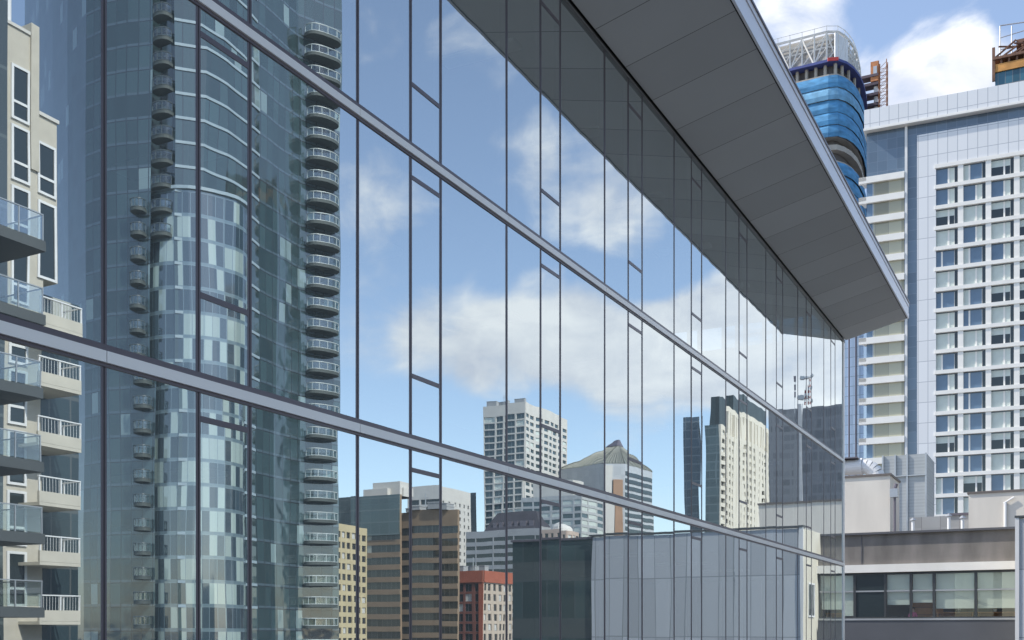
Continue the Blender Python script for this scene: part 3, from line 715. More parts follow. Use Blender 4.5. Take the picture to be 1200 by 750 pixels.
CT.part('rusty_frame', bb, plain('rusty brown steel', (.17,.09,.06), .8, 0, .3, 1))
bb = MB(); xm = hity(1172, 272)[0]
for a in (xm, xm+2.4): bb.bar((a,272,zof(70,d0)),(a,272,zof(27 if a == xm else 30,d0)),.14,n=5)
bb.bar((xm,272,zof(26.5,d0)),(xm+9,272,zof(31,d0)),.14,n=5); bb.bar((xm,272,zof(41,d0)),(xm+9,272,zof(37,d0)),.11,n=5); bb.bar((xm,272,zof(55,d0)),(xm+3,272,zof(54,d0)),.1,n=5)
CT.part('guard_frame', bb, M['steel'])

# ------------------------------------------------------------------ the city across the street, seen in the glass
def vz(py, depth): return zof(py, depth)
def mplan(pts): return [(mir(x), y) for x, y in pts]
class Block:
    """building with one face square to the glass and one parallel to it; surveyed in the mirror, built where it really stands"""
    def __init__(s, name, label, cat, pl, pcn, pr, depth, ytop, group='city buildings across the street'):
        s.P = at(pcn, depth); s.depth = depth
        s.xl = hity(pl, s.P.y)[0] if pl < pcn else s.P.x-8
        s.yr = hitx(pr, s.P.x)[0] if pr > pcn else s.P.y+12
        s.zt = vz(ytop, depth)
        cx, cy = mir((s.xl+s.P.x)/2), (s.P.y+s.yr)/2
        s.t = Thing(name, label, cat, (cx, cy, 0), group)
        s.poly = mplan([(s.xl,s.P.y),(s.P.x,s.P.y),(s.P.x,s.yr),(s.xl,s.yr)])
        # left face: from the far left corner to the corner; right face: from the corner away along the street
        s.L = ((mir(s.xl), s.P.y), (-1,0), (0,-1), s.P.x-s.xl)
        s.Rr = ((mir(s.P.x), s.P.y), (0,1), (-1,0), s.yr-s.P.y)
    def core(s, m, mt=None, z1=None, name='wall'):
        b = MB(); b.prism(s.poly, 0, s.zt if z1 is None else z1, 0); return s.t.part(name, b, m)
    def faces(s, spec, wallmat, winmats, ybot=760, par=2.0, d=.3, name='wall_grid'):
        wall = MB(); items = []
        zbot = max(2, vz(ybot, s.depth))
        for (P, e, o, ln), sp in ((s.L, spec.get('L')), (s.Rr, spec.get('R'))):
            if not sp: continue
            fh = sp['fh']; nr = max(1, int((s.zt-par-zbot)/fh)+1)
            z0 = s.zt-par-nr*fh
            ops = lattice(wall, P, e, o, ln, z0, nr, fh, sp['n'], sp['pier'], sp['span'], d, sp.get('m', 0))
            wall.obox(P, e, 0, ln, o, -.013, d+.02, s.zt-par, s.zt+.02, sp.get('m', 0))
            ms = {}
            rz = ang(o)
            for (ss, z, w_, h) in ops:
                v = random.random(); key = 0 if v < sp.get('blind', .2) else 1
                if key not in ms: ms[key] = win_mesh(w_, h, .09, sp.get('split'), sp.get('trans'), winmats, glass=(2 if key == 0 else 1), proud=.06)
                items.append((ms[key], (P[0]+e[0]*ss+o[0]*.02, P[1]+e[1]*ss+o[1]*.02, z), rz))
        items.sort(key=lambda q: -q[1][2])
        s.t.part(name, wall, wallmat if isinstance(wallmat, list) else [wallmat])
        s.t.put_many('window', items, winmats)
    def ribbons(s, which, fh, win_h, m_band, m_win, ybot=760, par=1.5, d=.25, piers=0):
        zbot = max(2, vz(ybot, s.depth))
        bands = MB()
        for f in which:
            P, e, o, ln = s.L if f == 'L' else s.Rr
            z = s.zt-par; bands.obox(P, e, 0, ln, o, -.01, d, z, s.zt+.02)
            while z-fh > zbot:
                r = MB(); r.obox(P, e, .05, ln-.05, o, -.01, .08, z-win_h+.002, z-.002); s.t.part('ribbon_window', r, m_win)
                bands.obox(P, e, 0, ln, o, -.012, d, z-fh, z-win_h); z -= fh
            for k in range(piers): a = ln*(k+.5)/piers; bands.obox(P, e, a-.25, a+.25, o, -.014, d+.05, zbot, s.zt-par-.01)
        s.t.part('band', bands, m_band)
DW = [M['mullion'], M['dglass'], M['blindw']]
GW = [M['steel'], plain('teal window glass', (.05,.085,.10), .07, 0, .3, .12, spec=.8), M['blind']]
m_whitew = plain('white precast', (.60,.585,.55), .8, 0, .06, .2)
m_pgrey = plain('pale grey stone', (.36,.37,.38), .8, 0, .08, .2)

# tall white tower
b = Block('tall_white_tower', 'tall white gridded tower with flat top, highest of the far reflected towers', 'building', 567, 612.5, 663, 600, 472)
b.core(plain('blue grey core', (.12,.15,.17), .4))
b.faces(dict(L=dict(n=4, fh=3.7, pier=1.0, span=.7, blind=.12, split=.5), R=dict(n=8, fh=3.7, pier=2.1, span=1.7, blind=.15)), m_whitew, GW, ybot=640, par=6.0, d=.5)
def clutter(b, n, hmax, m):
    random.seed(n*13+7)
    for k in range(n):
        fx, fy = random.uniform(.15,.85), random.uniform(.05,.6); w_, h_ = random.uniform(.06,.16), random.uniform(.4,1)*hmax
        xa, xb = b.poly[0][0], b.poly[1][0]; ya, yb_ = b.P.y, min(b.yr, b.P.y+18)
        x, y = xa+(xb-xa)*fx, ya+(yb_-ya)*fy; dx = abs(xb-xa)*w_
        q = MB(); q.box((x-dx,y-1.5,b.zt+.03),(x+dx,y+1.8,b.zt+h_)); q.box((x-dx-.1,y-1.6,b.zt+h_+.003),(x+dx+.1,y+1.9,b.zt+h_+.2)); b.t.part('roof_plant', q, m)
    q = MB(); x, y = b.poly[0][0]*.6+b.poly[1][0]*.4, b.P.y+4; q.bar((x,y,b.zt),(x,y,b.zt+hmax*2.2),.14,n=5); q.bar((x-.9,y,b.zt+hmax*1.7),(x+.9,y,b.zt+hmax*1.7),.08,n=4); b.t.part('aerial', q, M['steel'])
clutter(b, 3, 3.0, m_pgrey)
# pyramid roofed tower
q = [at(652,640), at(708,612), at(733,614), at(766,648), at(748,690), at(672,690)]
pl_ = mplan([tuple(p) for p in q]); ze = vz(543, 612); za = vz(520, 650)
cxy = (sum(p[0] for p in pl_)/6, sum(p[1] for p in pl_)/6)
ap = at(724, 650); ap = (mir(ap.x), ap.y)
PT_ = Thing('pyramid_tower', 'six sided office tower with a pointed grey green pyramid roof and dark cap', 'building', (*cxy,0), 'city buildings across the street')
mb = MB(); mb.prism(pl_, 0, ze, 0); PT_.part('wall', mb, grid('pale panelled wall', (.44,.46,.48), 3.2, 3.9, .1, .1, (.36,.38,.4), rough=.35, cvar=.12))
mb = MB()
def lerp2(a, c, f): return (a[0]+(c[0]-a[0])*f, a[1]+(c[1]-a[1])*f)
for i in range(6):
    a, c = pl_[i], pl_[(i+1)%6]; a2, c2 = lerp2(a, ap, .86), lerp2(c, ap, .86); zc2 = ze+(za-ze)*.86
    mb.quad([(*a,ze+.1),(*c,ze+.1),(*c2,zc2),(*a2,zc2)])
    for f in [k/9 for k in range(10)]:
        p0, p1 = lerp2(a, c, f), lerp2(a2, c2, f); mb.bar((*p0,ze+.4),(*p1,zc2+.2),.28,1,4)
rf = PT_.part('roof', mb, [plain('grey green metal roof', (.23,.24,.20), .5, .2, .15, .1), plain('roof rib', (.30,.30,.26), .5)])
mb = MB()
for i in range(6):
    a, c = lerp2(pl_[i], ap, .83), lerp2(pl_[(i+1)%6], ap, .83); a2, c2 = lerp2(pl_[i], ap, .95), lerp2(pl_[(i+1)%6], ap, .95)
    zq = ze+(za-ze)*.87; mb.quad([(*a,zq),(*c,zq),(*c2,za+2),(*a2,za+2)]); 
mb.quad([(*lerp2(pl_[i], ap, .95), za+2) for i in range(6)]); PT_.part('cap', mb, M['mullion'], under=rf)
# its window faces: dark ribbons on the right side, narrow bright bay and plain orange brown strip in the middle
ea = Vector(pl_[3])-Vector(pl_[2]); ln = ea.length; ea.normalize(); oa = Vector((ea.y, -ea.x)); 
if (Vector(pl_[2])+oa-Vector(cxy)).length < (Vector(pl_[2])-Vector(cxy)).length: oa = -oa
z = ze-4
rb = MB()
while z > vz(640, 620):
    mb = MB(); mb.obox(pl_[2], ea, 1, ln-1, oa, -.01, .3, z-2.2, z); PT_.part('ribbon_window', mb, M['dglass']); z -= 3.9
eb = Vector(pl_[2])-Vector(pl_[1]); lb = eb.length; eb.normalize(); ob = Vector((eb.y, -eb.x))
if (Vector(pl_[1])+ob-Vector(cxy)).length < (Vector(pl_[1])-Vector(cxy)).length: ob = -ob
mb = MB(); mb.obox(pl_[1], eb, .2, lb*.42, ob, -.01, .8, 0, ze-1); PT_.part('bright_bay', mb, m_whitew)
mb = MB(); mb.obox(pl_[1], eb, lb*.46, lb*.86, ob, -.01, 1.1, 0, ze-9); PT_.part('brown_strip', mb, plain('orange brown strip', (.36,.22,.14), .6, 0, .2, .1))
# white mid-rise in front of it
b = Block('stepped_white_building', 'lower white and grey glass block between the tall white tower and pyramid tower', 'building', 611, 683, 706, 540, 579)
b.core(plain('grey core', (.2,.23,.25), .4)); b.faces(dict(L=dict(n=6, fh=3.4, pier=1.1, span=1.1, blind=.25), R=dict(n=3, fh=3.4, pier=.8, span=1.3, blind=.5)), plain('light grey precast', (.46,.48,.49), .8), GW, ybot=655, par=2.2)
mb = MB(); mb.box((b.poly[0][0]-4, b.P.y+4, b.zt), (b.poly[0][0]-26, b.P.y+16, b.zt+8)); b.t.part('penthouse', mb, m_whitew)
# grey building with dark mansard
b = Block('mansard_building', 'grey stone office block under a dark mansard roof', 'building', 546, 636, 652, 470, 618)
b.core(m_pgrey); b.ribbons('LR', 3.5, 1.7, m_pgrey, [M['dglass']], ybot=745, par=3.0, d=.3, piers=4)
x0, x1, y0, y1 = mir(hity(564, b.P.y)[0]), b.poly[1][0]+1.5, b.P.y+1.0, b.yr-1
mb = MB(); h_ = vz(597, 475)-b.zt; s_ = 5
lo = [(x0,y0),(x1,y0),(x1,y1),(x0,y1)]; hi = [(x0-s_,y0+s_),(x1+s_,y0+s_),(x1+s_,y1-2),(x0-s_,y1-2)]
for i in range(4): j = (i+1)%4; mb.quad([(*lo[i],b.zt),(*lo[j],b.zt),(*hi[j],b.zt+h_),(*hi[i],b.zt+h_)])
mb.quad([(*p,b.zt+h_) for p in hi]); 
for k in range(6):
    xx = x0-6+(x1-x0+12)*k/5; mb.box((xx-1,y0+.8,b.zt+1),(xx+1,y0+3,b.zt+3.6),1)
b.t.part('mansard_roof', mb, [plain('dark slate', (.05,.048,.06), .8, 0, .2, .3), M['mullion']])
# pinkish low roof beyond it
b = Block('domed_building', 'small pinkish building with a rounded beige roof just over the dark glazed wing', 'building', 634, 664, 678, 430, 621)
b.core(plain('pinkish stone', (.48,.36,.31), .85)); b.faces(dict(L=dict(n=5, fh=3.5, pier=1.2, span=1.6), R=dict(n=3, fh=3.5, pier=1.2, span=1.6)), plain('pinkish beige stone', (.50,.40,.34), .85), DW, ybot=660, par=1.5)
mb = MB(); c_ = ((b.poly[1][0]+1, (b.P.y+b.yr)/2)); 
c_ = (mir(b.P.x)+4, b.P.y+4.2)
for k in range(12):
    for j in range(4):
        def S_(a, e_): return (c_[0]+4.0*math.cos(a)*math.cos(e_), c_[1]+4.0*math.sin(a)*math.cos(e_), b.zt+3.2*math.sin(e_))
        a0, a1, e0, e1 = k*math.pi/6, (k+1)*math.pi/6, j*.39, (j+1)*.39; mb.quad([S_(a0,e0),S_(a1,e0),S_(a1,e1),S_(a0,e1)])
b.t.part('dome', mb, m_whitew)
# white office slab behind the brown one
b = Block('white_office', 'white office slab with punched windows rising behind the brown banded block', 'building', 478, 517, 551, 560, 569)
b.core(plain('grey core', (.2,.21,.22), .5)); b.faces(dict(L=dict(n=2, fh=3.6, pier=1.2, span=1.0), R=dict(n=6, fh=3.6, pier=3.4, span=1.7)), m_whitew, DW, ybot=665, par=7.0, d=.5)
b = Block('slim_dark_tower', 'slim dark sliver of a tower at the right side of the white office slab', 'building', 549, 557.5, 558, 640, 576)
b.core(grid('dark glass wall', (.04,.055,.065), 2, 3.5, .1, .2, (.1,.11,.12), rough=.1))
# brown banded block
m_brown = plain('brown stone band', (.27,.195,.13), .8, 0, .12, .2)
m_rwin = grid('dark ribbon glazing', (.025,.03,.03), 1.6, 40, .12, 0, (.1,.1,.1), blind=.12, blindcol=(.3,.3,.26), rough=.08, spec=.7, cvar=.8)
b = Block('brown_office_block', 'brown office block with horizontal dark window bands and glassy upper corner', 'building', 414, 468, 470, 322, 578)
b.core(m_brown); b.ribbons('L', 3.66, 2.15, m_brown, m_rwin, ybot=770, par=11.0, d=.3)
mb = MB(); mb.obox(*b.L[:2], 0, b.L[3], b.L[2], .32, .9, b.zt-11.8, b.zt+.05); b.t.part('glass_corner', mb, grid('teal upper glazing', (.06,.095,.10), 3, 3.6, .12, .3, (.12,.15,.15), rough=.07, spec=.8, cvar=.4))
mb = MB(); p0 = b.L[0]
for px, py, w_ in ((450,564,9),(437,572,8),(462,571,5)):
    c = at(px, 326); mb.box((mir(c.x)-w_/2, c.y+1, b.zt), (mir(c.x)+w_/2, c.y+8, vz(py, 328)))
b.t.part('plant_room', mb, m_whitew)
b2 = Block('brown_office_block', 'lower brown banded wing right of the glassy upper corner, with a plain brown top', 'building', 467.5, 536, 537.5, 318, 596)
b2.core(m_brown); b2.ribbons('L', 3.66, 2.15, m_brown, m_rwin, ybot=770, par=4.6, d=.3)
clutter(b2, 4, 2.4, m_pgrey)
# sunlit yellow block
b = Block('yellow_office_block', 'sunlit yellowish block with a grid of dark windows beside the blue tower', 'building', 371, 372, 429, 290, 610)
b.core(plain('yellow ochre core', (.45,.38,.22), .8)); b.faces(dict(R=dict(n=9, fh=2.9, pier=.85, span=1.2, blind=.12, split=.5)), plain('yellow ochre stone', (.50,.43,.27), .85, 0, .1, .2), DW, ybot=770, par=2.0, d=.35)
b = Block('dark_glass_office', 'dark teal glass block rising just over the sunlit yellow block', 'building', 380, 425, 426, 330, 581)
b.core(grid('dark teal wall', (.05,.07,.075), 2, 3.6, .15, .3, (.09,.1,.1), rough=.1, cvar=.6, blind=.08))
# red brick building
b = Block('red_brick_building', 'smaller block with red brick cornice and corner pier below the mansard building', 'building', 534, 565, 598, 338, 669)
m_red = plain('red brick', (.36,.105,.06), .85, 0, .12, .3)
b.core(plain('dark brick core', (.12,.08,.07), .8))
b.faces(dict(L=dict(n=3, fh=3.1, pier=.9, span=.7, split=.5), R=dict(n=6, fh=3.1, pier=1.4, span=1.0, m=1, split=.5)), [plain('dark red brick', (.20,.075,.055), .85), plain('cream brick', (.50,.42,.34), .85)], DW, ybot=775, par=3.6, d=.35)
mb = MB()
mb.obox(b.L[0], b.L[1], -.3, b.L[3]+.4, b.L[2], .33, .8, b.zt-3.2, b.zt+.4); mb.obox(b.Rr[0], b.Rr[1], .0, b.Rr[3]+.3, b.Rr[2], .33, .8, b.zt-3.2, b.zt+.4)
b.t.part('cornice', mb, m_red)
mb = MB(); mb.obox(b.L[0], b.L[1], b.L[3]-1.2, b.L[3]+.6, b.L[2], .33, .62, 0, b.zt-3.21); b.t.part('corner_pier', mb, m_red)
clutter(b, 3, 2.2, m_pgrey)
# right hand reflections: slender blue tower, ribbed cream tower, dark office with antenna
b = Block('slender_blue_tower', 'slender blue glass tower standing just left of the cream ribbed tower', 'building', 808, 819.5, 820, 470, 487)
b.core(grid('blue tower wall', (.055,.085,.12), 3, 3.6, .2, .5, (.16,.19,.22), rough=.08, spec=.8, cvar=.6))
b = Block('cream_ribbed_tower', 'cream tower with close vertical ribs and dark rooftop plant', 'building', 824, 838.5, 907, 450, 497)
m_cr = plain('cream precast', (.62,.585,.50), .8, 0, .06, .15)
b.core(grid('teal side glazing', (.075,.11,.12), 2, 3.5, .2, .5, (.14,.18,.19), rough=.1, cvar=.4))
b.faces(dict(R=dict(n=13, fh=3.5, pier=2.6, span=1.6, blind=.3)), m_cr, DW, ybot=615, par=2.0, d=.8)
yA, yB = b.P.y, b.yr
y1 = hitx(857, b.P.x)[0]; za_ = vz(481, hitx(857, b.P.x)[1])
mb = MB(); mb.box((mir(b.P.x)-.3, y1, b.zt+.03), (mir(b.P.x)+4.6, yB-1, za_-0.01)); 
for k in range(14):
    yy = y1+(yB-1-y1)*k/13; mb.box((mir(b.P.x)-.95, yy-1.3, 40), (mir(b.P.x)-.31, yy+1.3, za_-.2))
mb.box((mir(b.P.x)-.5, y1-.4, za_), (mir(b.P.x)+4.8, yB, za_+2.2)); b.t.part('upper_tier', mb, m_cr)
y2, y3 = hitx(841, b.P.x)[0], hitx(864, b.P.x)[0]; y4, y5 = hitx(868, b.P.x)[0], hitx(898, b.P.x)[0]
mb = MB(); mb.box((mir(b.P.x)+1, y2+2, b.zt), (mir(b.P.x)+4.5, y3, vz(468.5, hitx(850,b.P.x)[1]))); mb.box((mir(b.P.x)+1, y4, za_+2.21), (mir(b.P.x)+4.5, y5, vz(470, hitx(880,b.P.x)[1])))
b.t.part('plant_room', mb, grid('dark louvred plant', (.035,.05,.055), 2.5, 40, .3, 0, (.015,.02,.02), rough=.5))
b = Block('grey_office_block', 'plain grey office block between the cream ribbed tower and dark office slab', 'building', 904, 935, 936, 440, 478)
b.core(grid('grey punched wall', (.15,.16,.18), 2.6, 3.6, .7, 1.3, (.19,.20,.22), rough=.5, cvar=.6))
b = Block('dark_office_slab', 'dark blue grey office slab with faint floor bands below the red antenna', 'building', 934.5, 1010, 1012, 385, 471.5)
b.core(grid('dark office wall', (.11,.12,.145), 1.7, 3.9, .25, .9, (.15,.16,.185), rough=.3, cvar=.5))
mb = MB(); c = at(936, 385); mb.box((mir(c.x)-.1,c.y-.5,0),(mir(c.x)-1.2,c.y-.01,b.zt-.5)); b.t.part('pale_corner', mb, plain('pale corner trim', (.45,.46,.48), .5))
zt_ = b.zt
c = at(946, 388); c = (mir(c.x), c.y); h_ = vz(440, 388)
AT = Thing('antenna_mast', 'red and white antenna mast with dishes on the dark office roof', 'antenna', (*c, zt_))
mb = MB(); s_ = .75
for k in range(10):
    z0, z1 = zt_+(h_-zt_)*k/10, zt_+(h_-zt_)*(k+1)/10
    for a in range(3):
        A = (c[0]+s_*math.cos(a*2.094), c[1]+s_*math.sin(a*2.094)); B = (c[0]+s_*math.cos((a+1)*2.094), c[1]+s_*math.sin((a+1)*2.094))
        mb.bar((*A,z0),(*A,z1),.16,k%2,4); mb.bar((*A,z0),(*B,z1),.09,k%2,4)
AT.part('lattice', mb, [plain('red paint', (.35,.07,.05), .6), M['white']])
for dx, fz, r_ in ((1.6,.25,1.0),(-1.7,.08,.9),(-1.3,.55,.8),(1.4,.93,.8),(-1.4,.95,.8)):
    mb = MB(); z = zt_+(h_-zt_)*fz; mb.bar((c[0]+dx,c[1]-.7,z),(c[0]+dx,c[1]-1.1,z),r_,0,10,r_*.8); mb.bar((c[0],c[1],z),(c[0]+dx,c[1]-.7,z),.12,1,5); AT.part('dish', mb, [M['steel'], M['mullion']])
c = at(933, 388); c = (mir(c.x), c.y)
AT = Thing('whip_antenna', 'thin grey whip antenna left of the red antenna mast', 'antenna', (*c, zt_))
mb = MB(); mb.bar((*c,zt_-3),(*c,vz(441,388)),.16,n=5); AT.part('pole', mb, M['steel'])
mb = MB()
for f in (.35,.6,.9): z = zt_+(h_-zt_)*f; mb.box((c[0]-.4,c[1]-.3,z-1.0),(c[0]+.4,c[1]+.3,z+1.0))
AT.part('panel', mb, M['mullion'])

# ------------------------------------------------------------------ curved blue residential tower
chain = [(26,172),(44,160),(62,151),(80,144),(100,139),(126,136.5),(152,135.6),(179,135),(179.6,138),(206.6,138),(207,135),(240,136),(264,139),(290,143.5),(300,146),(322,150),(350,155),(396,159.5)]
VP_ = [tuple(at(px, d)) for px, d in chain]; back = [tuple(at(394, 195)), tuple(at(40, 205))]
c0 = at(230, 155)
BT = Thing('blue_residential_tower', 'huge curved blue glass apartment tower with stacked balconies, tallest building in the glass', 'building', (mir(c0.x), c0.y, 0))
m_bt = grid('blue curtain wall', (.038,.068,.076), 1.5, 3.0, .13, .14, (.026,.036,.044), blind=.17, blindcol=(.18,.25,.26), span=.15, spancol=(.075,.11,.135), rough=.04, spec=.5, cvar=.7, wav=.13)
m_bt.node_tree.nodes['Principled BSDF'].inputs['IOR'].default_value = 2.1
mb = MB(); mb.prism(mplan(VP_+back), 0, 150, 0, cum=True); BT.part('curtain_wall', mb, m_bt)
# pale slab edges on the curved right half
def edge_run(i0, i1, z, h, d):
    b_ = MB()
    pts = [Vector(p) for p in mplan(VP_[i0:i1+1])]; cc = Vector((mir(c0.x), c0.y))
    nn = []
    for i, p in enumerate(pts):
        t_ = (pts[min(i+1,len(pts)-1)]-pts[max(i-1,0)]).normalized(); n_ = Vector((t_.y,-t_.x))
        if n_.dot(p-cc) < 0: n_ = -n_
        nn.append(p+n_*d)
    for i in range(len(pts)-1):
        b_.quad([(*nn[i],z),(*nn[i+1],z),(*nn[i+1],z+h),(*nn[i],z+h)]); b_.quad([(*pts[i],z),(*pts[i+1],z),(*nn[i+1],z),(*nn[i],z)]); b_.quad([(*pts[i],z+h),(*pts[i+1],z+h),(*nn[i+1],z+h),(*nn[i],z+h)])
    return b_
m_edge = plain('pale blue slab edge', (.30,.38,.43), .4, 0, .1)
z = 3.0*7
while z < 108:
    BT.part('slab_edge', edge_run(10, 14, z, .34, .12), m_edge); z += 3.0
# lower cylinder bay
cc = at(229, 141.5); zc1 = vz(222, 135); rc = 6.4
cp_ = [(cc.x+rc*math.cos(a), cc.y+rc*math.sin(a)) for a in [k*2*math.pi/28 for k in range(28)]]
mb = MB(); mb.prism(mplan(cp_), 0, zc1, 0, cum=True)
m_cyl = grid('pale blue drum glazing', (.04,.065,.085), 1.0, 3.0, .07, .12, (.16,.22,.25), blind=.42, blindcol=(.32,.40,.38), span=.15, spancol=(.13,.19,.22), rough=.06, spec=.75, cvar=.7, wav=.05)
m_cyl.node_tree.nodes['Principled BSDF'].inputs['IOR'].default_value = 2.0
dr = BT.part('drum', mb, m_cyl)
mb = MB(); c2 = [(cc.x+(rc+.3)*math.cos(a), cc.y+(rc+.3)*math.sin(a)) for a in [k*2*math.pi/28 for k in range(28)]]; mb.prism(mplan(c2), zc1, zc1+.4); BT.part('drum_roof', mb, m_edge, under=dr)
# balconies
def balcony_mesh(w_, d, rail, slab=.26):
    n_ = 12; pts = [(-w_/2*math.cos(math.pi*k/n_), -d*math.sin(math.pi*k/n_)**.7 if 0 < k < n_ else 0) for k in range(n_+1)]
    a = MB(); a.prism(pts+[(w_/2,.3),(-w_/2,.3)], 0, slab)
    r = MB()
    for (p, q_) in zip(pts, pts[1:]):
        r.quad([(*p,slab+.1),(*q_,slab+.1),(*q_,slab+1.0),(*p,slab+1.0)], 1); r.bar((*p,slab+1.05),(*q_,slab+1.05),.07,0,5); r.bar((*p,slab+.06),(*q_,slab+.06),.05,0,5)
    for p in pts[::2]: r.bar((*p,slab),(*p,slab+1.05),.05,0,5)
    return a.mesh('balcony', [M['slab2']]), r.mesh('balcony_railing', [rail, M['rail']])
M['slab2'] = plain('dark balcony slab', (.065,.08,.078), .7)
M['frost'] = plain('white frosted balcony glass', (.42,.50,.50), .2, 0, .2, .8, spec=.8)
def seat(name, ms, px, depth, odir, zs):
    p = at(px, depth); loc = (mir(p.x), p.y)
    for z in zs:
        s_ = BT.put(name, ms[0], (*loc, z), ang(odir)); rr_ = link(bpy.data.objects.new('railing', ms[1])); rr_.parent = s_
def outward(i):
    a, c = [Vector(p) for p in mplan(VP_[i:i+2])]; t_ = (c-a).normalized(); n_ = Vector((t_.y,-t_.x)); 
    return n_ if n_.dot((a+c)/2-Vector((mir(c0.x), c0.y))) > 0 else -n_
m_gr = plain('dull blue grey railing', (.09,.115,.125), .4)
bA = balcony_mesh(2.7, 1.3, m_gr, .4); bB = balcony_mesh(4.9, 1.7, plain('pale grey railing', (.46,.51,.51), .4), .40); bC = balcony_mesh(2.0, 1.2, m_gr, .4)
zs = [18+.4+3.0*k for k in range(-1, 29)]
seat('balcony', bB, 375, 156.8, outward(16), zs)
seat('balcony', bA, 193, 135.6, (0,-1), [z for z in zs if z > zc1-6])
seat('balcony', bC, 164, 135.0, (-.3,-.95), [z for z in zs if z < zc1-1])
# ------------------------------------------------------------------ beige apartment house and its dark neighbour wing
XB = -47.5
def yb(px, x=XB): return hitx(px, x)
def rx(x): return mir(x)
AP = Thing('beige_apartment_house', 'sunlit beige apartment house with stepped top, white framed windows and cream balconies', 'building', (rx(XB)+6, 34, 0))
y0, y34, y43, y67, y95 = 20, yb(33)[0], yb(43)[0], yb(67)[0], yb(95)[0]
d55 = 56.0
zA, zB_ = vz(44, d55), vz(142, 57)
mb = MB(); mb.box((rx(XB),y0,0),(rx(XB)+12,y43,zA)); mb.box((rx(XB)-.12,y34,vz(200,d55)),(rx(XB)+1,y43+.02,vz(29,d55))); mb.box((rx(XB),y43+.001,vz(330,57)),(rx(XB)+12,y67,zB_))
mb.box((rx(XB),y43+.001,0),(rx(XB)+12,y43+.35,vz(330,57)))
AP.part('wall', mb, M['beige'])
mb = MB(); mb.box((rx(XB)-.1,y43+.05,zB_),(rx(XB)+12,y67+.08,zB_+.18)); mb.box((rx(XB)-.08,y0,zA),(rx(XB)+12,y34-.02,zA+.16)); AP.part('coping', mb, m_whitew)
yp = yb(13)[0]; mb = MB(); mb.bar((rx(XB)+.4,yp,zA),(rx(XB)+.4,yp,zA+6),.17,n=10); AP.part('white_post', mb, M['white'])
def apwin(pa, pb, ya, ybm, split=None, trans=.33):
    a, da_ = yb(pa); c, _ = yb(pb); z0, z1 = vz(ybm, da_+.8), vz(ya, da_+.8)
    m_ = win_mesh(c-a, z1-z0, .13, split, trans, [M['railing'], M['dglass'], M['blindw']], proud=.09); return AP.put('window', m_, (rx(XB)-.002, (a+c)/2, z0), ang((-1,0)))
for r in range(9):
    dy = r*70.5
    apwin(10.5, 32, 82+dy, 146+dy)
    if r < 1: apwin(42, 65, 172, 232)
    if r == 1: apwin(42, 65, 240, 330, trans=None)
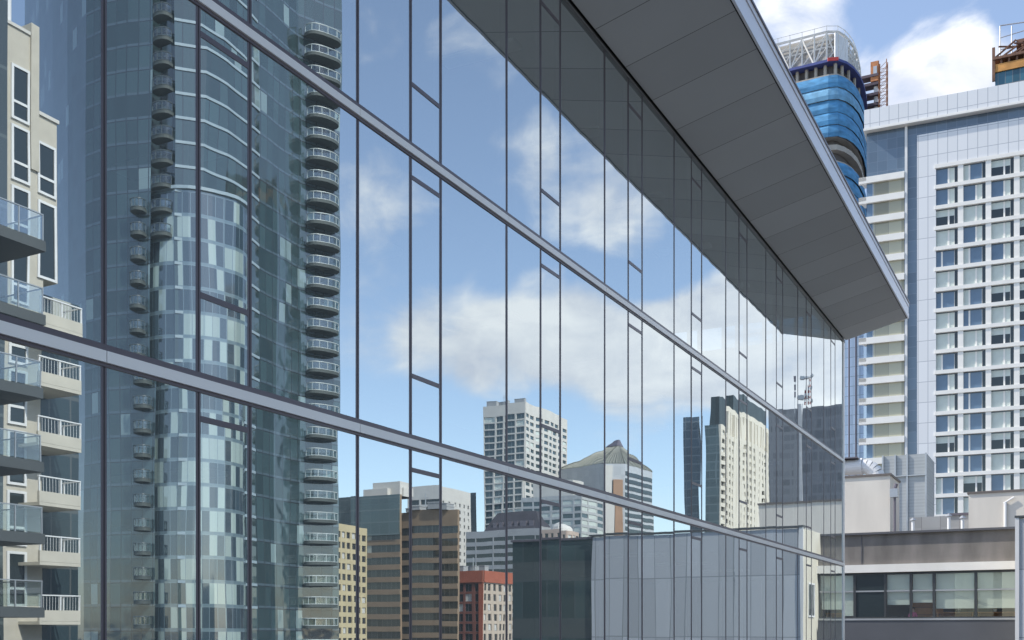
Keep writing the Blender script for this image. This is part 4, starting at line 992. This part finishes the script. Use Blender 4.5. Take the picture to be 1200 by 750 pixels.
# recess of dark glazing behind the cream balconies
xr = XB-.9
mb = MB(); mb.box((rx(xr),y43+.36,0),(rx(xr)+6,yb(93, xr)[0],vz(340,57))); AP.part('recessed_glazing', mb, grid('dark recessed glazing', (.03,.05,.06), 1.3, 3.05, .1, .2, (.09,.1,.1), blind=.2, blindcol=(.35,.36,.32), rough=.08, cvar=.6))
mb = MB()
xf_ = XB+1.5
for k in range(8):
    py = 357+68*k; a = yb(47, xf_)[0]; c, dc_ = yb(96, xf_); zr = vz(py, 56.3)
    s_ = MB(); s_.box((rx(XB)+.9,a,zr-1.5),(rx(xf_),c,zr-1.34),0); s_.box((rx(xf_),a,zr-1.33),(rx(xf_)+.14,c,zr-.78),0); s_.box((rx(xf_)+.141,c-.14,zr-1.33),(rx(XB)+.9,c,zr-.78),0)
    bal = AP.part('balcony', s_, M['cream'])
    r = MB(); q = .04
    for yy in (a+.02, (a+c)/2, c-.06): r.box((rx(xf_)+.02,yy,zr-.775),(rx(xf_)+.1,yy+.06,zr-.061),0)
    r.box((rx(xf_),a,zr-.06),(rx(xf_)+.12,c,zr),0); r.box((rx(xf_)+.125,c-.1,zr-.06),(rx(XB),c-.02,zr),0); r.box((rx(XB)-.3,c-.09,zr-.775),(rx(XB)-.24,c-.03,zr-.061),0)
    for kk in range(14): yy = a+(c-a)*(kk+.5)/14; r.box((rx(xf_)+.05,yy,zr-.775),(rx(xf_)+.065,yy+.015,zr-.061),0)
    AP.part('railing', r, M['railing'], under=bal)
    pn = MB(); pn.box((rx(XB)+.6,a+1.0,zr-1.34),(rx(XB)+.85,a+1.35,zr+1.2)); AP.part('pier', pn, M['beige'])
# dark neighbour with grey slabs
XG = -42.0; yG = yb(7, XG)[0]
DG = Thing('dark_balcony_wing', 'dark glass apartment wing with thick grey balcony slabs at the extreme left', 'building', (rx(XG)+2, 26, 0))
mb = MB(); mb.box((rx(XG),12,0),(rx(XG)+4,yG,75)); DG.part('wall', mb, grid('dark grey green glazing', (.05,.065,.07), 1.6, 3.05, .08, .15, (.1,.12,.12), rough=.06, spec=.8, cvar=.5))
xs_ = -37.7; ys_ = yb(53, xs_)[0]
for k in range(7):
    z = vz(283+86*k-2*(k > 3), 45.0)
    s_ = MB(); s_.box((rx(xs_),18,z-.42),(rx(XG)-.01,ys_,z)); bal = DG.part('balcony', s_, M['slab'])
    r = MB()
    for yy in (ys_-.12, ys_-1.3, ys_-2.6, ys_-3.9): r.box((rx(xs_)+.06,yy,z),(rx(xs_)+.11,yy+.05,z+1.05),0)
    r.box((rx(xs_)+.05,18,z+1.055),(rx(xs_)+.12,ys_-.07,z+1.1),0); r.box((rx(xs_)+.125,ys_-.12,z+1.055),(rx(XG)-.02,ys_-.07,z+1.1),0)
    r.quad([(rx(xs_)+.08,18,z+.05),(rx(xs_)+.08,ys_-.12,z+.05),(rx(xs_)+.08,ys_-.12,z+1.05),(rx(xs_)+.08,18,z+1.05)], 1)
    r.quad([(rx(xs_)+.12,ys_-.1,z+.05),(rx(XG)-.1,ys_-.1,z+.05),(rx(XG)-.1,ys_-.1,z+1.05),(rx(xs_)+.12,ys_-.1,z+1.05)], 1)
    DG.part('railing', r, [M['steel'], M['rail']], under=bal)
